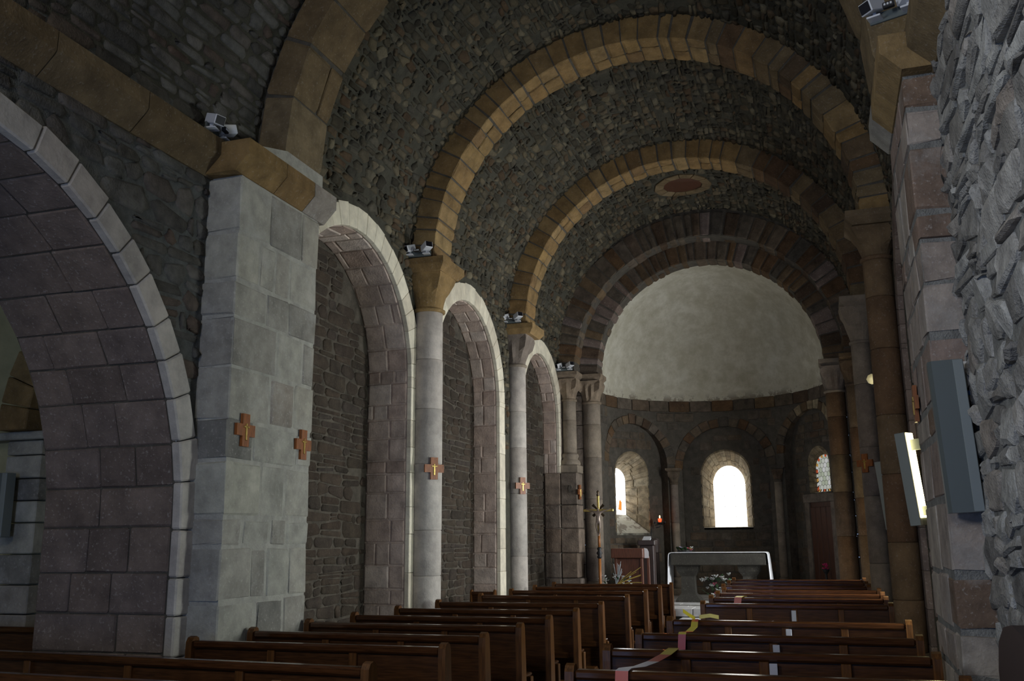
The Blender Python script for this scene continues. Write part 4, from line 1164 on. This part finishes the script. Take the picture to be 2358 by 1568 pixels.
# ------------------------------------------------------------------ altar group
al = thing('altar', 'grey stone altar table on two tapered pillars', 'altar', (0.02, 19.45, .445))
b = MB(); b.box(-.90, .94, 19.12, 19.80, 1.17, 1.395, .012); b.build('table_slab', ALTS, al)
for x in (-.60, .60):
    V = []; F = []
    for z, hx in ((.457, .24), (.50, .24), (.62, .14), (.95, .13), (1.05, .20), (1.17, .22)): V += [(x - hx, 19.46 - hx, z), (x + hx, 19.46 - hx, z), (x + hx, 19.46 + hx, z), (x - hx, 19.46 + hx, z)]
    F = [(3, 2, 1, 0), (20, 21, 22, 23)] + [(r_ * 4 + i, r_ * 4 + (i + 1) % 4, r_ * 4 + 4 + (i + 1) % 4, r_ * 4 + 4 + i) for r_ in range(5) for i in range(4)]
    mesh_obj('pillar', V, F, ALTS, al)
# linen cloth: top, two hanging ends with soft folds
V = []; F = []
prof = [(-.955, .68), (-.95, .85), (-.945, 1.05), (-.938, 1.25), (-.93, 1.37), (-.915, 1.40), (-.88, 1.408)] + [(-.88 + 1.80 * k / 10, 1.408) for k in range(1, 11)] + [(.955, 1.40), (.968, 1.37), (.975, 1.25), (.982, 1.05), (.988, .88), (.99, .78)]
ny = 14
for i, (x, z) in enumerate(prof):
    for j in range(ny + 1):
        y = 19.10 + .72 * j / ny; hang = max(0, (1.37 - z)) if z < 1.37 else 0
        V.append((x + (1 if x > 0 else -1) * (.022 * sin(j * 1.9) * hang * 1.6 + abs(hang) * .012), y, z))
for i in range(len(prof) - 1):
    for j in range(ny): F.append((i * (ny + 1) + j, (i + 1) * (ny + 1) + j, (i + 1) * (ny + 1) + j + 1, i * (ny + 1) + j + 1))
o = mesh_obj('altar_cloth', V, F, CLOTH, None, .5, True); tag(o, 'white linen cloth over the altar with hanging ends', 'cloth')
sm = o.modifiers.new('thick', 'SOLIDIFY'); sm.thickness = .012; sm.offset = 1.0
# lace side panel of the left end
V = []; F = []
for i in range(9):
    for j in range(2): V.append((-.955 - .012 * sin(i * 1.4), 19.10 + .3 * i / 8, 1.37 - .75 * j))
def flower(name, label, c, items, base=None):
    """items: list of (offset, radius, material, name)"""
    t = thing(name, label, 'flowers', c)
    for off, r, mat, nm in items:
        p = (c[0] + off[0], c[1] + off[1], c[2] + off[2])
        if nm == 'leaf':
            a = rng.uniform(0, 6.28); q = Vector((cos(a) * r, sin(a) * r * .6, r * .7)); s = Vector((-sin(a), cos(a), 0)) * r * .28; pv = Vector(p)
            mid = pv + q * .55 + Vector((0, 0, r * .12))
            V = [tuple(pv), tuple(mid + s), tuple(pv + q), tuple(mid - s), tuple(mid + Vector((0, 0, .006)))]
            mesh_obj(nm, V, [(0, 1, 4), (1, 2, 4), (2, 3, 4), (3, 0, 4), (0, 3, 2, 1)], mat, t, .5)
        elif nm == 'stem':
            V, F = tube([(c[0], c[1], c[2]), ((c[0] + p[0]) / 2 + .01, (c[1] + p[1]) / 2, (c[2] + p[2]) / 2 + .02), p], r, 5); mesh_obj(nm, V, F, mat, t, .5)
        else:
            # blossom: petals round a heart
            V = [(p[0], p[1], p[2] + r * .25)]; F = []
            n = 6
            for k in range(n):
                a = 2 * pi * k / n + rng.random(); e = rng.uniform(.2, .7) * r
                for da, rr, dz in ((-.42, .62, 0), (0, 1.0, e), (.42, .62, 0)): V.append((p[0] + cos(a + da) * r * rr, p[1] + sin(a + da) * r * rr, p[2] + dz - r * .1))
                F += [(0, 1 + 3 * k, 2 + 3 * k), (0, 2 + 3 * k, 3 + 3 * k)]
            V.append((p[0], p[1], p[2] - r * .7)); h = len(V) - 1
            for k in range(n): F += [(h, 2 + 3 * k, 1 + 3 * k), (h, 3 + 3 * k, 2 + 3 * k)]
            mesh_obj(nm, V, F, mat, t, .5)
    return t
def rnd(a, b): return rng.uniform(a, b)
it = [((rnd(-.15, .15), rnd(-.04, .04), rnd(.03, .11)), rnd(.026, .042), rng.choice((PETP, PETY, PETL, PETW, PETY)), 'blossom') for _ in range(13)]
it += [((rnd(-.13, .13), rnd(-.03, .03), .01), rnd(.08, .13), LEAF, 'leaf') for _ in range(16)]
fl_ = flower('altar_flowers', 'small colourful flower arrangement on the left end of the altar', (-.63, 19.25, 1.437), it)
b = MB(); b.lathe((-.63, 19.25, 1.425), [(.13, 0), (.15, .012), (.15, .025), (.12, .03)], 16); b.build('dish', BLACK, fl_)
it = [((rnd(-.30, .24), rnd(-.1, .1), rnd(.02, .42)), rnd(.036, .062), PETG if rng.random() < .85 else PETP, 'blossom') for _ in range(30)]
it += [((rnd(-.2, .28), rnd(-.1, .1), rnd(-.05, .35)), rnd(.08, .13), LEAF, 'leaf') for _ in range(30)]
fl_ = flower('floor_bouquet', 'bouquet of white flowers with dark leaves before the altar', (.10, 18.2, .64), it)
b = MB(); b.lathe((.10, 18.2, .457), [(.06, 0), (.075, .05), (.055, .14), (.07, .19)], 14); b.build('vase', BLACK, fl_)
it = [((rnd(-.30, .30), rnd(-.12, .12), rnd(-.02, .20)), rnd(.016, .034), PETW, 'blossom') for _ in range(48)]
it += [((rnd(-.05, .14), rnd(-.05, .05), rnd(.18, .46)), .004, VASE, 'stem') for _ in range(14)]
it += [((rnd(-.25, .25), rnd(-.1, .1), rnd(-.05, .1)), rnd(.06, .1), LEAF, 'leaf') for _ in range(14)]
it += [((rnd(.28, .50), rnd(-.05, .05), rnd(.05, .34)), .006, STRAW, 'stem') for _ in range(8)]
fl_ = flower('white_flowers', 'spray of white flowers and straw below the processional cross', (-1.70, 17.68, .84), it)
b = MB(); b.lathe((-1.70, 17.68, .457), [(.10, 0), (.11, .03), (.07, .12), (.09, .30), (.12, .40)], 16); b.build('glass_vase', VASE, fl_, True)
it = [((rnd(-.05, .05), rnd(-.03, .03), rnd(-.05, .08)), rnd(.03, .045), PETR, 'blossom') for _ in range(7)] + [((rnd(-.04, .04), 0, -.08), .09, LEAF, 'leaf') for _ in range(6)]
fl_ = flower('pink_flowers', 'magenta flowers at the foot of the sacristy door', (2.02, 20.4, 1.10), it)
b = MB(); b.lathe((2.02, 20.4, .457), [(.07, 0), (.02, .03), (.02, .5), (.06, .56), (.07, .60)], 12); b.build('stand', BLACK, fl_)

# processional cross
cx, cyy = -1.97, 17.55
pc = thing('processional_cross', 'brass processional crucifix on a brown wooden pole, left of the lectern', 'crucifix', (cx, cyy, .457))
b = MB(); b.lathe((cx, cyy, .457), [(.17, 0), (.17, .03), (.05, .06), (.035, .12)], 16); b.build('foot', BLACK, pc)
b = MB(); b.tube([(cx, cyy, .5), (cx, cyy, 1.36)], .028, 10); b.build('pole', POLE, pc, True)
b = MB(); b.tube([(cx, cyy, 1.48), (cx, cyy, 1.80)], .025, 10); b.build('pole', POLE, pc, True)
b = MB(); b.lathe((cx, cyy, 1.33), [(.03, 0), (.05, .03), (.03, .06), (.06, .10), (.03, .14), (.045, .18), (.026, .21)], 14); b.build('knop', BLACK, pc, True)
b = MB(); b.box(cx - .022, cx + .022, cyy - .015, cyy + .015, 1.78, 2.50, .006); b.build('upright', BRASS, pc)
b = MB(); b.box(cx - .29, cx + .29, cyy - .016, cyy + .014, 2.19, 2.24, .006); b.build('crossbar', BRASS, pc)
for k in range(8):
    a = pi / 4 * (k // 2) + pi / 4 + (k % 2) * .16 - .08 + (k // 2) * pi / 4
    V, F = tube([(cx + .04 * cos(a), cyy + .004, 2.215 + .04 * sin(a)), (cx + .15 * cos(a), cyy + .004, 2.215 + .15 * sin(a))], [.012, .018], 6); mesh_obj('ray', V, F, BRONZE, pc, .5)
b = MB(); b.lathe((cx, cyy, 2.48), [(.022, 0), (.032, .02), (.015, .05), (.028, .08), (.004, .11)], 10); b.build('finial', BRONZE, pc, True)
# the figure on the cross: one skinned mesh
sk = bpy.data.meshes.new('corpus')
J = [(0, -.035, 0), (0, -.04, .07), (0, -.042, .14), (.0, -.035, .185), (.0, -.055, .235), (.055, -.035, .165), (.15, -.03, .195), (.24, -.022, .225), (-.055, -.035, .165), (-.15, -.03, .195), (-.24, -.022, .225),
     (.028, -.04, -.04), (.035, -.075, -.13), (.014, -.04, -.24), (.010, -.065, -.28), (-.028, -.04, -.04), (-.025, -.075, -.13), (-.010, -.04, -.24), (-.008, -.068, -.28)]
ED = [(0, 1), (1, 2), (2, 3), (3, 4), (2, 5), (5, 6), (6, 7), (2, 8), (8, 9), (9, 10), (0, 11), (11, 12), (12, 13), (13, 14), (0, 15), (15, 16), (16, 17), (17, 18)]
sk.from_pydata([(cx + x, cyy + y, 2.02 + z) for x, y, z in J], ED, [])
sk.materials.append(CORPUS)
so = bpy.data.objects.new('corpus', sk); COL.objects.link(so)
for v in sk.vertices: v.co -= Vector((cx, cyy, .457))
so.parent = pc
mod = so.modifiers.new('skin', 'SKIN')
RR = [.038, .034, .042, .016, .028, .022, .013, .009, .022, .013, .009, .026, .019, .012, .009, .026, .019, .012, .009]
for v, r_ in zip(sk.skin_vertices[0].data, RR): v.radius = (r_, r_)
sk.skin_vertices[0].data[0].use_root = True
so.modifiers.new('sub', 'SUBSURF').levels = 1; so.modifiers['sub'].render_levels = 2

# lectern, reading desk behind it
lc = thing('lectern', 'reddish wooden lectern beside the processional cross', 'lectern', (-1.50, 18.0, .457))
b = MB(); b.box(-1.81, -1.20, 17.80, 18.22, 1.33, 1.51, .012); b.build('desk', LECT, lc)
b = MB(); b.box(-1.72, -1.27, 17.90, 18.12, .48, 1.33, .008); b.build('body', LECT, lc)
for x in (-1.76, -1.27):
    b = MB(); b.box(x, x + .05, 17.86, 17.94, .46, 1.33, .006); b.build('post', LECT, lc)
b = MB(); b.box(-1.17, -1.12, 18.0, 18.05, .46, 1.36, .006); b.build('side_post', LECT, lc)
b = MB(); b.box(-1.78, -1.22, 17.84, 18.16, .457, .49, .006); b.build('foot', LECT, lc)
o = mesh_obj('cloth_sheet', *extrude_poly([(-1.195, 1.33), (-1.115, 1.33), (-1.115, 1.44), (-1.14, 1.50), (-1.195, 1.515)], lambda a, c, d: (a, d, c), 17.93, 17.94), CLOTH, None, .5); fix_normals(o)
tag(o, 'white sheet hanging at the right side of the lectern', 'cloth')
ds = thing('reading_stand', 'dark wooden stand with a lit sheet, behind the lectern', 'stand', (-1.22, 18.6, .457))
b = MB(); b.box(-1.38, -1.12, 18.5, 18.75, .457, 1.56, .01); b.build('column', STRAPM, ds)
b = MB(); b.box(-1.42, -1.08, 18.45, 18.78, 1.56, 1.66, .015); b.build('head', STRAPM, ds)
V, F = pbox(lambda u, v, q: (u, v, 1.68 + (v - 18.6) * .35 + q), (-1.34, -1.18), (18.5, 18.72), (-.01, .012), .004); mesh_obj('sheet', V, F, CLOTH, ds, .5)
b = MB(); b.tube([(-1.16, 18.55, 1.66), (-1.15, 18.5, 1.8), (-1.13, 18.4, 1.87)], .008, 6); b.build('microphone', BLACK, ds)
sb = thing('side_table', 'dark draped side table against the apse wall', 'table', (-1.52, 20.6, .457))
b = MB(); b.box(-1.66, -1.38, 20.5, 20.8, 1.38, 1.70, .03); b.build('chest', STRAPM, sb)
for x in (-1.64, -1.42):
    for y in (20.52, 20.76): b = MB(); b.box(x, x + .03, y, y + .03, .457, 1.38); b.build('leg', STRAPM, sb)

# sanctuary lamp
a = math.radians(-40); lx, ly, lz = (AR - .16) * sin(a), AY + (AR - .16) * cos(a), 2.02
sl_ = thing('sanctuary_lamp', 'glowing red sanctuary lamp on an iron bracket in the apse', 'lamp', (lx, ly, lz))
b = MB(); b.tube([((AR + .0) * sin(a), AY + AR * cos(a), lz - .08), (lx, ly, lz - .06), (lx, ly, lz)], .012, 6); b.build('bracket', BLACK, sl_)
b = MB(); b.lathe((lx, ly, lz - .01), [(.02, 0), (.075, .02), (.08, .04), (.05, .05)], 14); b.build('dish', BLACK, sl_)
for dx in (-.12, .10):
    b = MB(); b.tube([(lx, ly, lz), (lx + dx, ly, lz - .03), (lx + dx, ly, lz + .02)], .009, 6); b.lathe((lx + dx, ly, lz + .01), [(.015, 0), (.03, .02), (.025, .04)], 10); b.build('arm', BLACK, sl_)
b = MB(); b.lathe((lx, ly, lz + .04), [(.03, 0), (.04, .03), (.042, .07), (.036, .08)], 14); b.build('glass', REDG, sl_, True)
b = MB(); b.lathe((lx, ly - .0, lz + .125), [(.006, 0), (.014, .02), (.011, .04), (.002, .065)], 10); b.build('flame', FLAME, sl_, True)

# ------------------------------------------------------------------ wooden crosses
def wall_cross(label, c, nx, rz):
    t = thing('wall_cross', label, 'cross', c, 'small wooden wall crosses', rz)
    a, w_, d = .145, .052, .028
    P = [(-w_, -a), (w_, -a), (w_, -w_), (a * .95, -w_), (a * .95, w_), (w_, w_), (w_, a), (-w_, a), (-w_, w_), (-a * .95, w_), (-a * .95, -w_), (-w_, -w_)]
    V, F = extrude_poly(P, lambda u, v, q: (q, u, v), 0, d); o = mesh_obj('cross', V, F, WOODC, t, .5, False, False); fix_normals(o)
    # small gilt figure in relief
    b = MB()
    for (y0, y1, z0, z1) in ((-.012, .012, -.09, .03), (-.04, .04, .02, .036), (-.009, .009, .036, .06)): b.box(d - .002, d + .008, y0, y1, z0, z1, .003)
    b.build('gilt_emblem', BRASS, t, False, False)
    return t
wall_cross('wooden cross with gilt relief on the left pier, the nearer of two', (-2.752, 7.13, 2.62), 1, 0)
wall_cross('wooden cross with gilt relief at the far edge of the left pier', (-2.752, 8.12, 2.585), 1, 0)
wall_cross('light wooden cross on the first pale left column', (-2.95 + .2 * cos(-.75), 11.7 + .2 * sin(-.75), 2.60), 1, -.75)
wall_cross('pale cross on the second pale left column', (-3.02 + .17 * cos(-.75), 15.85 + .17 * sin(-.75), 2.60), 1, -.75)
wall_cross('small brown cross on the block pedestal by the choir', (-2.60, 18.62, 2.62), 1, 0)
wall_cross('orange wooden cross on the right pier above the wall lamp', (2.858, 8.05, 2.68), -1, pi)
wall_cross('narrow brown cross on the right column below the middle arch', (2.84 + .155 * cos(-2.2), 15.85 + .155 * sin(-2.2), 2.80), -1, -2.2)

# ------------------------------------------------------------------ twin spotlights on the imposts
def twin_spot(label, c, rz, spread=.12):
    t = thing('twin_spotlight', label, 'spotlight', c, 'twin white spotlights on the imposts', rz)
    b = MB(); b.box(-.17, .17, .03, .05, -.05, .03, .004); b.build('backplate', GREYM, t, False, False)
    for sx, yaw, tip in ((-1, -.5, .35), (1, .75, -.25)):
        M = Matrix.Translation((sx * spread, -.02, .06)) @ Matrix.Rotation(yaw, 4, 'Z') @ Matrix.Rotation(tip, 4, 'X')
        fn = lambda u, v, q: tuple(M @ Vector((u, v, q)))
        V, F = pbox(fn, (-.055, .055), (-.09, .07), (-.045, .045), .006); h = mesh_obj('housing', V, F, WHITE, t, .5, False, False)
        V, F = pbox(fn, (-.046, .046), (-.094, -.088), (-.037, .037), 0); mesh_obj('glass', V, F, GLASSB, h, .5, False, False)
        for k in range(4):
            V, F = pbox(fn, (-.035 + k * .02, -.027 + k * .02), (-.03, .05), (.0445, .047), 0); mesh_obj('vent', V, F, BLACK, h, .5, False, False)
        b = MB(); b.box(sx * spread - .05, sx * spread + .05, -.05, .05, -.035, -.02, .003); b.box(sx * spread - .012, sx * spread + .012, -.01, .02, -.02, .02); b.build('bracket', WHITE, t, False, False)
    M = Matrix.Translation((.02, -.06, .02))
    b = MB(); b.box(-.04, .04, -.09, -.05, -.015, .03, .006); lp = b.build('lamp_head', BLACK, t, False, False)
    for k in (-1, 0, 1): b = MB(); b.lathe((k * .022, -.088, .008), [(.008, -.008), (.009, 0), (.008, .008)], 8); b.build('bulb', WHITE, lp, False, False)
    return t
twin_spot('white twin spotlight on the cornice at the near left pier', (-2.97, 6.80, 5.36), pi * .56, .12)
twin_spot('white twin spotlight on the capital of the first left column', (-2.93, 11.26, 5.52), .1)
twin_spot('white twin spotlight on the capital of the second left column', (-2.98, 15.47, 5.52), .1)
twin_spot('white twin spotlight on the left capital of the choir arch', (-2.86, 18.60, 5.18), .1)
twin_spot('white twin spotlight at the top of the right pier', (2.83, 6.75, 5.41), -.35)

# ------------------------------------------------------------------ tall wall uplights
def wall_lamp(label, c, rz, lean, glow=True):
    """local: -y is the case front, +y faces the wall"""
    t = thing('wall_uplight', label, 'wall lamp', c, 'tall grey wall uplights', rz)
    M = Matrix.Rotation(lean, 4, 'X')
    fn = lambda u, v, q: tuple(M @ Vector((u, v, q)))
    P = [(-.085, -.06), (.085, -.06), (.105, -.02), (.105, .05), (-.105, .05), (-.105, -.02)]
    V, F = extrude_poly(P, lambda a, c_, d: fn(a, c_, d), -.50, .50); o = mesh_obj('case', V, F, GREYM, t, .5, False, False); fix_normals(o)
    V, F = pbox(fn, (.045, .109), (-.064, .052), (-.498, .498), .004); mesh_obj('side_trim', V, F, GREYL, t, .5, False, False)
    V, F = pbox(fn, (-.085, .085), (.050, .058), (-.42, .495), .002); mesh_obj('diffuser', V, F, LAMPG if glow else WHITE, t, .5, False, False)
    b = MB(); b.box(-.02, .02, .05, .16, .30, .42, .004); b.build('bracket', GREYM, t, False, False)
    b = MB(); b.box(-.02, .02, .05, .16, -.40, -.30, .004); b.build('bracket', GREYM, t, False, False)
    return t
l1 = wall_lamp('tall grey wall lamp on the near face of the right pier', (2.945, 6.78, 2.29), 0, .0, False)
l1.rotation_euler = (0, -.035, 0)
b = MB(); b.box(3.055, 3.085, 6.872, 6.89, 2.62, 2.80, .003); o = b.build('fixing_plate', WHITE); tag(o, 'perforated white metal plate on the right pier beside the lamp', 'plate')
b = MB(); b.tube([(3.06, 6.85, 2.60), (3.09, 6.86, 2.615), (3.13, 6.88, 2.61)], .006, 6); o = b.build('cable', BLACK); tag(o, 'thin black cable hooked beside the right pier lamp', 'cable')
b = MB(); b.box(3.045, 3.08, 6.84, 6.87, 2.565, 2.595, .004); o = b.build('connector', BLUE); tag(o, 'small blue connector hanging beside the right pier lamp', 'connector')
l2 = wall_lamp('grey wall lamp glowing behind, beside the brown right column', (3.02, 11.12, 2.27), -pi / 2 + .62, .0); l2.rotation_euler = (.07, .037, -2.06)
l3 = wall_lamp('distant grey wall lamp glowing behind the brown right column', (2.99, 15.1, 2.27), 0, 0); l3.rotation_euler = (.07, .037, -2.06)
l4 = wall_lamp('dark wall lamp in the side chapel at the far left', (-5.60, 7.30, 2.03), 0, 0, False); l4.scale = (.95, 1, .62)
gl = thing('globe_lamp', 'small round cream lamp between the right columns', 'lamp', (2.87, 14.2, 3.84))
V, F = lathe((2.87, 14.2, 3.88), [(.01, -.075), (.05, -.055), (.075, 0), (.05, .055), (.01, .075)], 14); mesh_obj('globe', V, F, GLOBE, gl, .5, True)
b = MB(); b.tube([(3.10, 14.2, 3.74), (2.89, 14.2, 3.74), (2.87, 14.2, 3.80)], .012, 6); b.build('arm', BLACK, gl)

# dark rounded panel at the right edge
P = [(-.55, 0), (.55, 0), (.55, .95), (.45, 1.10), (.25, 1.19), (0, 1.22), (-.25, 1.19), (-.45, 1.10), (-.55, .95)]
V, F = extrude_poly(P, lambda a, c, d: (d, 5.15 + a, c), 2.90, 2.96); o = mesh_obj('screen_panel', V, F, STRAPM, None, .5); fix_normals(o)
tag(o, 'dark round topped panel leaning at the lower right wall', 'panel')
